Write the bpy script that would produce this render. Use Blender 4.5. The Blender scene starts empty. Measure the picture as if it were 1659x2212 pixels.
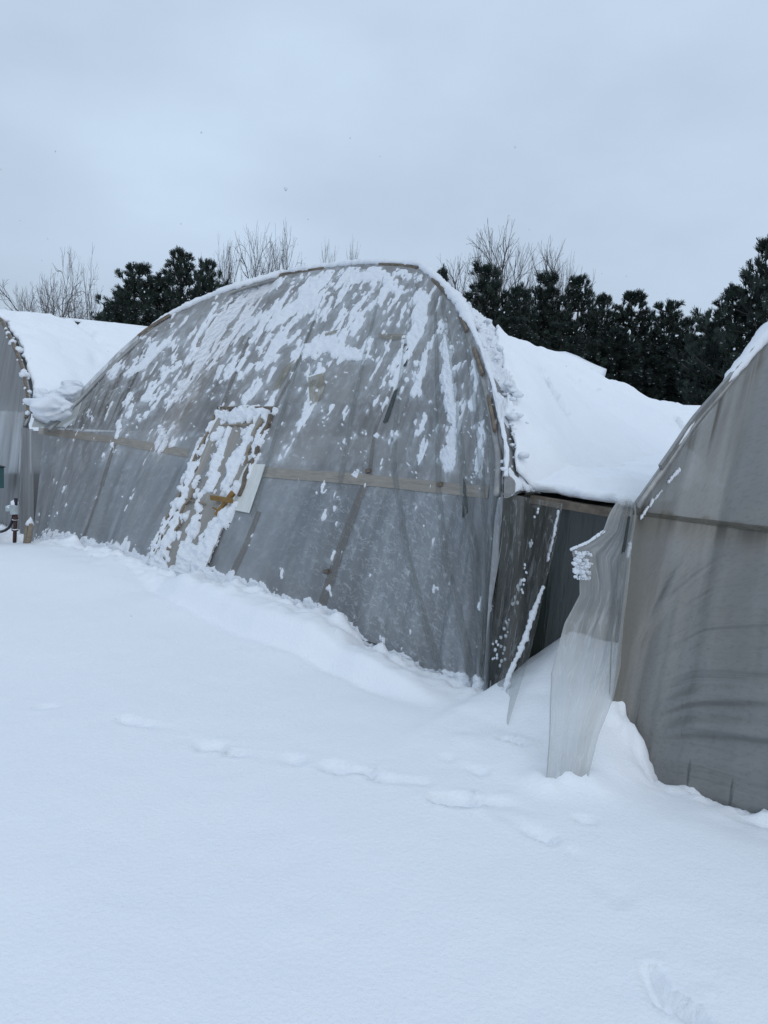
import bpy, math, random
import numpy as np
random.seed(7); RS=np.random.RandomState(11)
C=bpy.context.scene.collection
R_=math.radians
# ------------------------------------------------------------------ camera
F=745.; CH=1.7; PITCH=R_(-8.1); ROLL=0.06; K=768/1659.
f=np.array([0,math.cos(PITCH),math.sin(PITCH)]); r0=np.array([1.,0,0]); u0=np.cross(r0,f)
r=r0*math.cos(ROLL)+u0*math.sin(ROLL); up=np.cross(r,f)
CAM=np.array([0,0,CH])
from mathutils import Matrix, Vector, Quaternion
cam=bpy.data.objects.new('camera',bpy.data.cameras.new('camera')); C.objects.link(cam)
cam.matrix_world=Matrix(((r[0],up[0],-f[0],0),(r[1],up[1],-f[1],0),(r[2],up[2],-f[2],CH),(0,0,0,1)))
cam.data.sensor_width=36; cam.data.lens=36*F/1024; cam.data.clip_end=2000; cam.data.clip_start=.05
S=bpy.context.scene; S.camera=cam
# pixel coordinates below are read off the photograph at 1659 px width
def ray(X,Y): return f+r*((X*K-384)/F)-up*((Y*K-512)/F)
def proj(P):
    q=np.asarray(P)-CAM; dd=q@f
    return (384+F*(q@r)/dd)/K,(512-F*(q@up)/dd)/K
def ground_pt(X,Y,z=0.): v=ray(X,Y); return CAM+v*((z-CH)/v[2])
def at_depth(X,Y,D): return CAM+ray(X,Y)*D
# row frame: L0 left front corner of the middle house, d along the row, n towards the back
RR=np.array([0.69682,4.41692,0]); L0=np.array([-3.93187,8.17103,0])
WID=np.linalg.norm(RR-L0); d=(RR-L0)/WID; n=np.array([-d[1],d[0],0]); n=n if n[1]>0 else -n
def Wp(t,tau,z): 
    t=np.asarray(t,float);tau=np.asarray(tau,float);z=np.asarray(z,float)
    return L0+t[...,None]*d+tau[...,None]*n+z[...,None]*np.array([0,0,1.])
def hit_tau(X,Y,tau):
    v=ray(X,Y); s=(tau-n@(CAM-RR))/(n@v); return CAM+v*s
def hit_lean(X,Y,kk,z0):
    v=ray(X,Y); s=(kk*(CAM[2]-z0)-n@(CAM-RR))/(n@v-kk*v[2]); return CAM+v*s
def rowc(P): return ((P-L0)@d,(P-RR)@n,P[2])
# ------------------------------------------------------------------ noise
_T=[np.random.RandomState(100+i).rand(256,256) for i in range(8)]
def vn(x,y,s=0):
    T=_T[s%8]; x=np.asarray(x,float)+17.3*s; y=np.asarray(y,float)+5.1*s
    xi=np.floor(x).astype(int); yi=np.floor(y).astype(int); a=x-xi; b=y-yi
    a=a*a*a*(a*(a*6-15)+10); b=b*b*b*(b*(b*6-15)+10)
    g=lambda i,j:T[(xi+i)&255,(yi+j)&255]
    return (g(0,0)*(1-a)+g(1,0)*a)*(1-b)+(g(0,1)*(1-a)+g(1,1)*a)*b-.5
def fbm(x,y,s=0,o=4):
    v=0;a=1
    for i in range(o): v=v+a*vn(x*2**i,y*2**i,s+i); a*=.5
    return v
def sst(a,b,x): 
    t=np.clip((x-a)/(b-a),0,1); return t*t*(3-2*t)
# ------------------------------------------------------------------ mesh helpers
def link(name,me,mat=None,parent=None,smooth=False):
    o=bpy.data.objects.new(name,me); C.objects.link(o)
    if mat is not None:
        for m in (mat if isinstance(mat,(list,tuple)) else [mat]): me.materials.append(m)
    if smooth and len(me.polygons): me.polygons.foreach_set('use_smooth',[True]*len(me.polygons))
    if parent is not None: o.parent=parent
    return o
def mesh(name,V,Fc,mat=None,parent=None,smooth=False,uv=None,attr=None,midx=None):
    me=bpy.data.meshes.new(name)
    me.from_pydata([tuple(map(float,v)) for v in V],[],[tuple(map(int,q)) for q in Fc])
    if uv is not None:
        l=me.uv_layers.new(name='UVMap'); vi=np.empty(len(me.loops),int); me.loops.foreach_get('vertex_index',vi)
        l.data.foreach_set('uv',np.asarray(uv,float)[vi].ravel())
    if attr:
        for k_,a in attr.items():
            at=me.attributes.new(k_,'FLOAT','POINT'); at.data.foreach_set('value',np.asarray(a,float).ravel())
    o=link(name,me,mat,parent,smooth)
    if midx is not None: me.polygons.foreach_set('material_index',midx)
    me.update(); return o
def gridfaces(nu,nv):
    i=np.arange(nu-1)[:,None]*nv+np.arange(nv-1)[None,:]
    return np.stack([i,i+nv,i+nv+1,i+1],-1).reshape(-1,4)
class MB:
    def __init__(s): s.v=[];s.f=[];s.m=[]
    def add(s,V,Fc,mi=0):
        b=len(s.v); s.v+=[tuple(v) for v in V]; s.f+=[tuple(i+b for i in q) for q in Fc]; s.m+=[mi]*len(Fc)
    def box(s,p,q,w,h,side=None,mi=0,taper=1.):
        p=np.array(p,float);q=np.array(q,float);a=q-p;a/=np.linalg.norm(a)
        side=np.array(side if side is not None else (0,0,1.),float); b=np.cross(a,side)
        if np.linalg.norm(b)<1e-4: b=np.cross(a,(1,0,0.))
        b/=np.linalg.norm(b); c=np.cross(b,a)
        V=[]
        for e,k_ in((p,1.),(q,taper)):
            for sx,sy in((-1,-1),(1,-1),(1,1),(-1,1)): V.append(e+b*sx*w/2*k_+c*sy*h/2*k_)
        s.add(V,[(0,1,2,3),(7,6,5,4),(0,4,5,1),(1,5,6,2),(2,6,7,3),(3,7,4,0)],mi)
    def tube(s,path,rad,n_=8,mi=0,cap=True):
        path=[np.array(p,float) for p in path]; N=len(path)
        rad=rad if hasattr(rad,'__len__') else [rad]*N
        b=len(s.v); ref=np.array((.31,.17,.93))
        for i,p in enumerate(path):
            a=path[min(i+1,N-1)]-path[max(i-1,0)]; a=a/(np.linalg.norm(a)+1e-9)
            x=np.cross(a,ref); 
            if np.linalg.norm(x)<.05: x=np.cross(a,(1,0,0.))
            x/=np.linalg.norm(x); y=np.cross(a,x)
            for k_ in range(n_):
                th=2*math.pi*k_/n_; s.v.append(tuple(p+rad[i]*(x*math.cos(th)+y*math.sin(th))))
        for i in range(N-1):
            for k_ in range(n_):
                k2=(k_+1)%n_; s.f.append((b+i*n_+k_,b+i*n_+k2,b+(i+1)*n_+k2,b+(i+1)*n_+k_)); s.m.append(mi)
        if cap:
            s.f.append(tuple(b+k_ for k_ in range(n_))[::-1]); s.m.append(mi)
            s.f.append(tuple(b+(N-1)*n_+k_ for k_ in range(n_))); s.m.append(mi)
    def build(s,name,mat,parent=None,smooth=False): return mesh(name,s.v,s.f,mat,parent,smooth,midx=s.m)
def tag(o,label=None,cat=None,group=None,kind=None):
    if label:o['label']=label
    if cat:o['category']=cat
    if group:o['group']=group
    if kind:o['kind']=kind
    return o
def empty(name,loc=(0,0,0)):
    o=bpy.data.objects.new(name,None); C.objects.link(o); o.location=tuple(loc); o.empty_display_size=.2; return o
def adopt(root):
    # children were built in world coordinates: keep them where they are
    root_inv=Matrix.Translation(-Vector(root.location))
    for ch in root.children: ch.matrix_parent_inverse=root_inv
# ------------------------------------------------------------------ materials
class NT:
    def __init__(s,name):
        s.m=bpy.data.materials.new(name); s.m.use_nodes=True; s.t=s.m.node_tree; s.t.nodes.clear()
        s.out=s.n('ShaderNodeOutputMaterial')
    def n(s,ty,**kw):
        q=s.t.nodes.new(ty)
        for k_,v in kw.items(): setattr(q,k_,v)
        return q
    def l(s,a,b): s.t.links.new(a,b)
    def setin(s,q,k_,v):
        if hasattr(v,'is_linked') : s.l(v,q.inputs[k_])
        else: q.inputs[k_].default_value=v
    def math(s,op,a,b=0.,c=None,clamp=False):
        q=s.n('ShaderNodeMath',operation=op,use_clamp=clamp); s.setin(q,0,a); s.setin(q,1,b)
        if c is not None: s.setin(q,2,c)
        return q.outputs[0]
    def map(s,v,a,b,c=0.,e=1.):
        q=s.n('ShaderNodeMapRange',interpolation_type='SMOOTHSTEP'); s.setin(q,0,v)
        for i,x in enumerate((a,b,c,e)): s.setin(q,i+1,x)
        return q.outputs[0]
    def mix(s,fac,a,b):
        q=s.n('ShaderNodeMix',data_type='RGBA'); s.setin(q,0,fac); s.setin(q,6,a); s.setin(q,7,b); return q.outputs[2]
    def noise(s,vec,scale=5.,detail=3.,rough=.5,dist=0.):
        q=s.n('ShaderNodeTexNoise'); s.l(vec,q.inputs['Vector'])
        for k_,v in(('Scale',scale),('Detail',detail),('Roughness',rough),('Distortion',dist)): q.inputs[k_].default_value=v
        return q.outputs['Fac']
    def scalev(s,vec,xyz,loc=(0,0,0),rot=(0,0,0)):
        q=s.n('ShaderNodeMapping'); s.l(vec,q.inputs[0]); q.inputs['Scale'].default_value=xyz; q.inputs['Location'].default_value=loc; q.inputs['Rotation'].default_value=rot; return q.outputs[0]
    def bump(s,h,strength=.3,dist=.02,normal=None):
        q=s.n('ShaderNodeBump'); s.l(h,q.inputs['Height']); q.inputs['Strength'].default_value=strength; q.inputs['Distance'].default_value=dist
        if normal is not None: s.l(normal,q.inputs['Normal'])
        return q.outputs[0]
    def attr(s,name): q=s.n('ShaderNodeAttribute'); q.attribute_name=name; return q.outputs['Fac']
def rgba(a): return (*a,1.)
def snow_mat(name,col=(.86,.885,.92),lump=.5,fine=1.,sc=1.):
    t=NT(name); g=t.n('ShaderNodeNewGeometry').outputs['Position']
    b1=t.noise(g,6*sc,5,.6); b2=t.noise(g,55*sc,3,.6); b3=t.noise(g,260,2,.5)
    h=t.math('ADD',t.math('MULTIPLY',b1,.5*lump),t.math('ADD',t.math('MULTIPLY',b2,.16*fine),t.math('MULTIPLY',b3,.05*fine)))
    nr=t.bump(h,.5,.05)
    p=t.n('ShaderNodeBsdfPrincipled'); p.inputs['Base Color'].default_value=rgba(col); p.inputs['Roughness'].default_value=.75
    p.inputs['Specular IOR Level'].default_value=.2
    t.l(nr,p.inputs['Normal']); t.l(p.outputs[0],t.out.inputs[0]); return t.m
def plain(name,a,b,scale=20.,rough=.7,bump=.2,stretch=(1,1,1),spec=.3,metal=0.):
    t=NT(name); g=t.scalev(t.n('ShaderNodeTexCoord').outputs['Object'],stretch)
    nz=t.noise(g,scale,5,.6); p=t.n('ShaderNodeBsdfPrincipled')
    t.l(t.mix(t.map(nz,.3,.7),rgba(a),rgba(b)),p.inputs['Base Color']); p.inputs['Roughness'].default_value=rough
    p.inputs['Specular IOR Level'].default_value=spec; p.inputs['Metallic'].default_value=metal
    t.l(t.bump(nz,bump,.01),p.inputs['Normal']); t.l(p.outputs[0],t.out.inputs[0]); return t.m
def film_mat(name,cool,warm,dirt,alpha=(.62,.95),trans=.3,rough=.38,stripes=(15,1.1),scratch=0.,scs=1.,horiz=0.,wfac=.5,gloss=.05,folds=.6,sdet=4,light=.22,grain=.12):
    """thin greenhouse sheeting: part clear, part milky, streaked along its pull lines"""
    t=NT(name); uv=t.n('ShaderNodeTexCoord').outputs['UV']
    s1=t.noise(t.scalev(uv,(stripes[0],stripes[1],1)),1.,sdet,.55,.3)
    s2=t.noise(t.scalev(uv,(stripes[0]*4.5,stripes[1]*3,1),(3,1,0)),1.,3,.55)
    bl=t.noise(t.scalev(uv,(5,4,1),(1,7,0)),1.,5,.6,.4)
    gr=t.noise(t.scalev(uv,(160,130,1)),1.,3,.7)
    warmf=t.math('ADD',t.math('MULTIPLY',t.attr('warm'),wfac),t.math('MULTIPLY',t.map(bl,.35,.75),.35),clamp=True)
    col=t.mix(warmf,rgba(cool),rgba(warm))
    s3=t.noise(t.scalev(uv,(stripes[0]*3.6,stripes[1]*.8,1),(9,4,0)),1.,4,.55,.4)
    df=t.math('MULTIPLY',t.math('MAXIMUM',t.map(s1,.45,.7),t.map(s3,.46,.66)),t.attr('dirt'),clamp=True)
    col=t.mix(df,col,rgba(dirt))
    col=t.mix(t.math('MULTIPLY',t.map(gr,.45,.75),grain),col,rgba((.1,.1,.1)))
    lt=t.map(t.noise(t.scalev(uv,(stripes[0]*2.3,stripes[1]*.9,1),(5,2,0)),1.,3,.55,.5),.55,.7)
    col=t.mix(t.math('MULTIPLY',lt,light),col,rgba(tuple(min(.8,x*1.75) for x in cool)))
    smr=t.math('MULTIPLY',t.attr('smear'),t.map(t.noise(t.scalev(uv,(60,22,1),(2,3,0)),1.,4,.65,.4),.36,.62),clamp=True)
    col=t.mix(t.math('MULTIPLY',smr,.75),col,rgba((.74,.77,.81)))
    al=t.map(t.math('ADD',t.math('MULTIPLY',s1,.78),t.math('MULTIPLY',s2,.22)),.33,.66,alpha[0],alpha[1])
    hgt=t.math('ADD',t.math('MULTIPLY',s1,.6),t.math('MULTIPLY',s2,.07))
    if horiz:
        h1=t.noise(t.scalev(uv,(2.2,26,1),(0,0,0),(0,0,.08)),1.,4,.5,.5)
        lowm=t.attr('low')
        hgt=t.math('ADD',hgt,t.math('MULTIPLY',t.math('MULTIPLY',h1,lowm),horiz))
        dk=t.math('MULTIPLY',t.map(h1,.53,.66),t.math('MULTIPLY',lowm,.62))  # ripple shading painted into the colour, on the same noise as the bump
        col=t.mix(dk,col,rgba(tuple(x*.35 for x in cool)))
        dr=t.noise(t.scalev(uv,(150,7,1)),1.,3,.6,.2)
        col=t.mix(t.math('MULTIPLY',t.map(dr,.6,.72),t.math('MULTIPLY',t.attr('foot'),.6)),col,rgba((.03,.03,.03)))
    if scratch:
        wv=t.n('ShaderNodeVectorMath',operation='ADD'); 
        nq=t.n('ShaderNodeTexNoise'); t.l(t.scalev(uv,(30,30,1)),nq.inputs['Vector']); nq.inputs['Scale'].default_value=1.; nq.inputs['Detail'].default_value=4
        sc=t.n('ShaderNodeVectorMath',operation='SCALE'); t.l(nq.outputs['Color'],sc.inputs[0]); sc.inputs['Scale'].default_value=.05
        t.l(uv,wv.inputs[0]); t.l(sc.outputs[0],wv.inputs[1])
        tot=None
        for i,(sx,sy,rt) in enumerate(((52,38,.5),(30,75,-.6),(85,50,1.2))):
            vo=t.n('ShaderNodeTexVoronoi',feature='DISTANCE_TO_EDGE'); t.l(t.scalev(wv.outputs[0],(sx*scs,sy*scs*(.45 if scs<1 else 1),1),(i*3.1,i,0),(0,0,rt*(.3 if scs<1 else 1))),vo.inputs['Vector']); vo.inputs['Scale'].default_value=1.
            brk=t.map(t.noise(t.scalev(uv,(55*scs,45*scs,1),(i,2*i,0)),1.,2,.5),.5,.6)
            ln=t.math('MULTIPLY',t.map(vo.outputs['Distance'],.012,.055,1.,0.),brk)
            tot=ln if tot is None else t.math('MAXIMUM',tot,ln)
        tot=t.math('MULTIPLY',tot,t.math('MULTIPLY',t.attr('frost'),scratch))
        col=t.mix(tot,col,rgba((.72,.75,.78)))
        al=t.math('ADD',al,t.math('MULTIPLY',tot,.3),clamp=True)
    nr=t.bump(hgt,folds,.05)
    df_=t.n('ShaderNodeBsdfDiffuse'); t.l(col,df_.inputs[0]); t.l(nr,df_.inputs['Normal'])
    tr=t.n('ShaderNodeBsdfTranslucent'); t.l(col,tr.inputs[0]); t.l(nr,tr.inputs['Normal'])
    m1=t.n('ShaderNodeMixShader'); m1.inputs[0].default_value=trans; t.l(df_.outputs[0],m1.inputs[1]); t.l(tr.outputs[0],m1.inputs[2])
    gl=t.n('ShaderNodeBsdfGlossy'); gl.inputs['Roughness'].default_value=rough; gl.inputs[0].default_value=(.8,.83,.86,1); t.l(nr,gl.inputs['Normal'])
    fr=t.n('ShaderNodeLayerWeight'); fr.inputs[0].default_value=.25; t.l(nr,fr.inputs['Normal'])
    m2=t.n('ShaderNodeMixShader'); t.l(t.math('ADD',t.math('MULTIPLY',fr.outputs['Facing'],.16),gloss,clamp=True),m2.inputs[0]); t.l(m1.outputs[0],m2.inputs[1]); t.l(gl.outputs[0],m2.inputs[2])
    tp=t.n('ShaderNodeBsdfTransparent'); tp.inputs[0].default_value=(.9,.92,.92,1)
    m3=t.n('ShaderNodeMixShader'); t.l(al,m3.inputs[0]); t.l(tp.outputs[0],m3.inputs[1]); t.l(m2.outputs[0],m3.inputs[2])
    t.l(m3.outputs[0],t.out.inputs[0]); return t.m
M={}
M['snow']=snow_mat('snow_ground',lump=.45,fine=1.2)
M['roofsnow']=snow_mat('snow_roof',lump=.7,fine=1.7)
M['crust']=snow_mat('snow_crust',col=(.77,.80,.845),lump=.5,fine=2.2,sc=1.6)
M['film']=film_mat('film_main',(.37,.395,.42),(.45,.43,.41),(.12,.095,.075),alpha=(.56,.9),scratch=.42,scs=1.35,folds=.9)
M['film_r']=film_mat('film_right',(.27,.28,.285),(.235,.22,.185),(.06,.05,.035),alpha=(.9,.99),stripes=(9,1.0),horiz=1.3,trans=.2,wfac=.9,folds=.4,light=.08,grain=.34)
M['film_l']=film_mat('film_left',(.33,.345,.36),(.36,.34,.32),(.13,.11,.09),alpha=(.7,.95))
M['film_door']=film_mat('film_door',(.40,.38,.35),(.44,.40,.34),(.2,.17,.13),alpha=(.9,.99),stripes=(9,.8))
M['clear']=film_mat('film_clear',(.40,.42,.42),(.42,.39,.35),(.26,.22,.17),alpha=(.10,.42),stripes=(3.2,.8),trans=.45,gloss=.05,rough=.25,scratch=.55,scs=.17,sdet=1.5,folds=.7)
M['clear2']=film_mat('film_torn',(.6,.61,.61),(.58,.56,.52),(.35,.3,.22),alpha=(.36,.62),stripes=(2.2,1.2),trans=.4,gloss=.06,rough=.25,scratch=.34,scs=.15,sdet=1.5,folds=.7)
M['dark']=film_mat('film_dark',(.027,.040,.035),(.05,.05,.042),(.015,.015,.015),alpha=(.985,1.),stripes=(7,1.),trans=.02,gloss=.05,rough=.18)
M['white']=film_mat('film_white',(.82,.84,.81),(.80,.82,.77),(.6,.6,.56),alpha=(.93,1.),stripes=(7,2),trans=.2)
M['tape']=film_mat('film_tape',(.34,.31,.24),(.36,.30,.19),(.2,.16,.1),alpha=(.35,.85),stripes=(3,2),trans=.3)
M['wood']=plain('weathered_wood',(.30,.25,.19),(.20,.165,.125),12,.8,.4,(1,1,6))
M['board']=plain('hip_board',(.50,.43,.345),(.36,.31,.255),5,.8,.3,(1,1,1))
M['newwood']=plain('yellow_wood',(.26,.155,.05),(.19,.11,.035),14,.65,.3,(1,1,5))
M['ghost']=film_mat('film_over_wood',(.235,.205,.185),(.26,.215,.175),(.12,.10,.08),alpha=(.34,.55),stripes=(2,3),trans=.1)
M['band']=film_mat('film_over_board',(.33,.30,.265),(.36,.315,.25),(.12,.10,.08),alpha=(.72,.95),stripes=(2,14),trans=.1)
M['band_r']=film_mat('film_over_rail',(.10,.09,.07),(.12,.10,.065),(.05,.04,.03),alpha=(.35,.8),stripes=(3,12),trans=.1)
M['batten']=plain('batten_wood',(.20,.165,.125),(.11,.09,.075),16,.85,.4)
M['soil']=plain('soil',(.05,.045,.04),(.09,.085,.075),3,.95,.5)
M['pipe']=plain('pipe',(.035,.02,.02),(.06,.025,.02),30,.5,.2)
M['hose']=plain('hose',(.012,.012,.02),(.018,.018,.026),30,.4,.1)
M['box']=plain('galv_box',(.30,.34,.35),(.40,.44,.45),15,.5,.1,spec=.5,metal=.3)
M['teal']=plain('teal_paint',(.05,.11,.115),(.06,.13,.135),10,.5,.1)
M['bark']=plain('bark',(.06,.055,.05),(.1,.09,.08),8,.9,.4)
M['twig']=plain('twig',(.075,.068,.066),(.12,.11,.105),3,.9,.1)
M['steel']=plain('steel_hoop',(.25,.25,.25),(.35,.35,.34),12,.45,.1,metal=.6)
def needle_mat():
    t=NT('needles'); a=t.attr('tone'); p=t.n('ShaderNodeBsdfPrincipled')
    t.l(t.mix(a,rgba((.014,.023,.020)),rgba((.050,.068,.055))),p.inputs['Base Color']); p.inputs['Roughness'].default_value=.6
    p.inputs['Specular IOR Level'].default_value=.25
    t.l(p.outputs[0],t.out.inputs[0]); return t.m
M['needle']=needle_mat()
# ------------------------------------------------------------------ the hoops (front arches), traced then set on their leaning planes
archm=[(95,920),(140,880),(200,815),(260,755),(310,712),(360,680),(420,652),(500,620),(600,592),(700,577),(780,568),(850,569),(905,573),(950,610),(990,655),(1030,740),(1060,830),(1075,900),(1090,980),(1085,1060)]
A=np.array([rowc(hit_lean(a,b,1.22,1.25)) for a,b in archm])
# the left shoulder leans less than the right: slide it along its sight line towards a round hoop
hoop_t=np.array([0,.12,.38,.63,1.04,1.56,2.0,2.5,3.0]); hoop_z=np.array([1.24,1.45,1.67,1.9,2.24,2.62,2.87,3.10,3.2])
for i in range(8):
    X,Y=archm[i]; best=None
    for tau in np.linspace(-.3,2.6,400):
        P=rowc(hit_tau(X,Y,tau)); e=abs(P[2]-np.interp(P[0],hoop_t,hoop_z))
        if best is None or e<best[0]: best=(e,P)
    k_=.55 if i>0 else 1.
    tau=A[i,1]*(1-k_)+best[1][1]*k_
    if i==0: tau=0.02
    A[i]=rowc(hit_tau(X,Y,tau))
def resample(P,N):
    s=np.r_[0,np.cumsum(np.linalg.norm(np.diff(P,axis=0),axis=1))]; s/=s[-1]; u_=np.linspace(0,1,N)
    Q=np.stack([np.interp(u_,s,P[:,k_]) for k_ in range(P.shape[1])],1)
    for _ in range(max(1,N//60)):
        Q[1:-1]=(Q[:-2]+2*Q[1:-1]+Q[2:])/4
    return Q
ZB=-.35
t0r=rowc(hit_lean(1370,1092,1.22,1.25))[0]
class Front:
    """leaning end wall: ruled from the foot line to the hoop"""
    def __init__(s,Arch,t0,t1,NU,NV,powr=1.35,seed=0,rip=0.):
        s.NU,s.NV=NU,NV
        a=resample(Arch,NU); s.a=a
        u_=np.linspace(0,1,NU)
        tb=.55*(t0+(t1-t0)*(.5-.5*np.cos(u_*math.pi))**.9)+.45*a[:,0]; tb=np.clip(tb,min(t0,t1),max(t0,t1)); tb[0]=t0; tb[-1]=t1
        w=np.minimum(1,np.minimum(u_,1-u_)/.06)
        tb=tb*w+np.where(u_<.5,t0,t1)*(1-w)
        v_=np.linspace(0,1,NV)
        U,Vv=np.meshgrid(u_,v_,indexing='ij')
        vv=(Vv)
        z=ZB+(a[:,2][:,None]-ZB)*vv
        t=tb[:,None]+(a[:,0]-tb)[:,None]*vv
        ta=a[:,1][:,None]*vv**powr
        # soft pull folds
        edge=np.clip(np.minimum(Vv,1-Vv)*6,0,1)
        fold=(vn(U*26,Vv*1.2,seed)*.7+vn(U*60,Vv*2,seed+1)*.3)*.05*edge
        fold+=-.05*np.sin(np.clip(Vv,0,1)*math.pi)*np.sin(np.clip(U,0,1)*math.pi)
        cr=sst(.86,.99,U)*edge
        fold+=cr*.05*np.sin(U*150+Vv*6)
        s.U,s.V=U,Vv
        if rip: fold+=rip*vn(U*5+Vv*3,Vv*34-U*9,5)*sst(.5,.3,Vv)*sst(.10,.17,U)+rip*.35*vn(U*34-Vv*14,Vv*7,6)*sst(.38,.46,Vv)*sst(.02,.06,U)*sst(.75,.55,Vv)
        s.P=Wp(t,ta-fold,z)
        du=np.gradient(s.P,axis=0); dv=np.gradient(s.P,axis=1); N=np.cross(du,dv); N/=np.linalg.norm(N,axis=-1,keepdims=True)
        if (N@n).mean()>0: N=-N
        s.N=N
        s.X,s.Y=proj(s.P.reshape(-1,3)); s.X=s.X.reshape(NU,NV); s.Y=s.Y.reshape(NU,NV)
    def on(s,X,Y,off=0.):
        D=(s.X-X)**2+(s.Y-Y)**2; k_=np.argpartition(D.ravel(),6)[:6]
        w=1/(D.ravel()[k_]+.5); w/=w.sum()
        P=(s.P.reshape(-1,3)[k_]*w[:,None]).sum(0); N=(s.N.reshape(-1,3)[k_]*w[:,None]).sum(0)
        # push onto the exact sight line at that depth
        v=ray(X,Y); Q=CAM+v*((P-CAM)@f)
        return Q+N/np.linalg.norm(N)*off
    def quad(s,c,nx,ny,off=.0,fr=None):
        """a sheet lying on the wall between four traced corners"""
        P=[]
        for i in range(nx):
            for j in range(ny):
                a,b=i/(nx-1),j/(ny-1)
                X=(c[0][0]*(1-a)+c[1][0]*a)*(1-b)+(c[3][0]*(1-a)+c[2][0]*a)*b
                Y=(c[0][1]*(1-a)+c[1][1]*a)*(1-b)+(c[3][1]*(1-a)+c[2][1]*a)*b
                P.append(s.on(X,Y,off+(fr(a,b) if fr else 0)))
        return P
def sheet(name,P,nx,ny,mat,parent=None,extra=None,smooth=True):
    uv=[(i/(nx-1),1-j/(ny-1)) for i in range(nx) for j in range(ny)]
    N=nx*ny; at={'warm':np.full(N,.6),'dirt':np.full(N,.25),'low':np.zeros(N),'foot':np.zeros(N),'frost':np.full(N,.9)}
    if extra: at.update(extra)
    return mesh(name,P,gridfaces(nx,ny),mat,parent,smooth,uv,at)
FM=Front(A,0.,WID,460,380,seed=2)
# traced foot-of-wall snow line (middle house)
snowl=np.array([(60,1172),(100,1168),(150,1164),(200,1180),(250,1195),(300,1205),(345,1225),(395,1262),(440,1250),(500,1258),(560,1285),(620,1308),(690,1328),(730,1340),(770,1376),(800,1413),(850,1425),(900,1455),(960,1470),(1000,1480),(1050,1492)])
mhouse=empty('greenhouse',Wp(WID/2,1.,0))
tag(mhouse,'wide grey plastic greenhouse with leaning door and snow-streaked end wall, centre of the row','greenhouse','collapsed greenhouses in a row')
X,Y=FM.X,FM.Y
bary=np.interp(X,[60,95,400,580,1060],[920,926,972,1012,1062])   # the hip board line
warm=sst(60,-40,Y-bary)
warm=np.maximum(warm,.0)
dirt=np.clip(.12+.85*sst(560,160,X)*sst(960,860,Y)*sst(0,120,bary-Y+60)+.25*sst(0,-100,Y-bary),0,1)
frost=np.clip(sst(560,760,X)*sst(1010,1090,Y)*.9*(1-.6*sst(960,1040,X))+.12,0,1)
z0=np.zeros_like(X)
mesh('end_wall',FM.P.reshape(-1,3),gridfaces(FM.NU,FM.NV),M['film'],mhouse,True,np.stack([FM.U,FM.V],-1).reshape(-1,2),
     {'warm':warm,'dirt':dirt,'low':z0,'foot':z0,'frost':frost})
# hip board, just behind the sheet
def strip(front,pts,w,off,name,mat,parent,thick=.03,n_=60):
    pts=np.array(pts,float); s_=np.linspace(0,1,n_); q=np.linspace(0,1,len(pts))
    mb=MB(); prev=None; rows=[]; nrm=[]
    for a in s_:
        Xx,Yy=np.interp(a,q,pts[:,0]),np.interp(a,q,pts[:,1]); rows.append(front.on(Xx,Yy,off)); nrm.append(front.on(Xx,Yy,off+1.)-rows[-1])
    rows=np.array(rows)
    for _ in range(4): rows[1:-1]=(rows[:-2]+2*rows[1:-1]+rows[2:])/4
    V=[];Fc=[]
    for i,p in enumerate(rows):
        al_=rows[min(i+1,len(rows)-1)]-rows[max(i-1,0)]; al_/=np.linalg.norm(al_); uv_=np.cross(nrm[i],al_); uv_/=np.linalg.norm(uv_); uv_=uv_ if uv_[2]>0 else -uv_
        for dz,dn in((w/2,0),(-w/2,0),(-w/2,thick),(w/2,thick)): V.append(p+uv_*dz-nrm[i]*dn)
    for i in range(len(rows)-1):
        for k_ in range(4):
            k2=(k_+1)%4; Fc.append((i*4+k_,i*4+k2,i*4+4+k2,i*4+4+k_))
    Fc+= [(0,1,2,3),(len(V)-1,len(V)-2,len(V)-3,len(V)-4)]
    return mesh(name,V,Fc,mat,parent)
def ribbon(front,pts,w0,w1,off,name,mat,parent,nx=5,ny=60):
    q_=np.linspace(0,1,len(pts)); pa=np.array(pts,float); dq=np.gradient(pa,axis=0); PP=[]
    for i in range(nx):
        for j in range(ny):
            b=j/(ny-1); x=np.interp(b,q_,pa[:,0]); y=np.interp(b,q_,pa[:,1]); ex=np.interp(b,q_,dq[:,0]); ey=np.interp(b,q_,dq[:,1]); l_=math.hypot(ex,ey)
            w_=(w0+(w1-w0)*b)*(1+.10*float(vn(b*9,i,3))); PP.append(front.on(x-ey/l_*(i/(nx-1)-.5)*w_,y+ex/l_*(i/(nx-1)-.5)*w_,off))
    return sheet(name,PP,nx,ny,mat,parent)
ribbon(FM,[(82,930),(250,951),(330,966),(408,980)],15,19,.006,'hip_board',M['band'],mhouse)
ribbon(FM,[(545,1018),(640,1026),(760,1034),(880,1046),(1056,1065)],22,26,.006,'hip_board',M['band'],mhouse)
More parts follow.
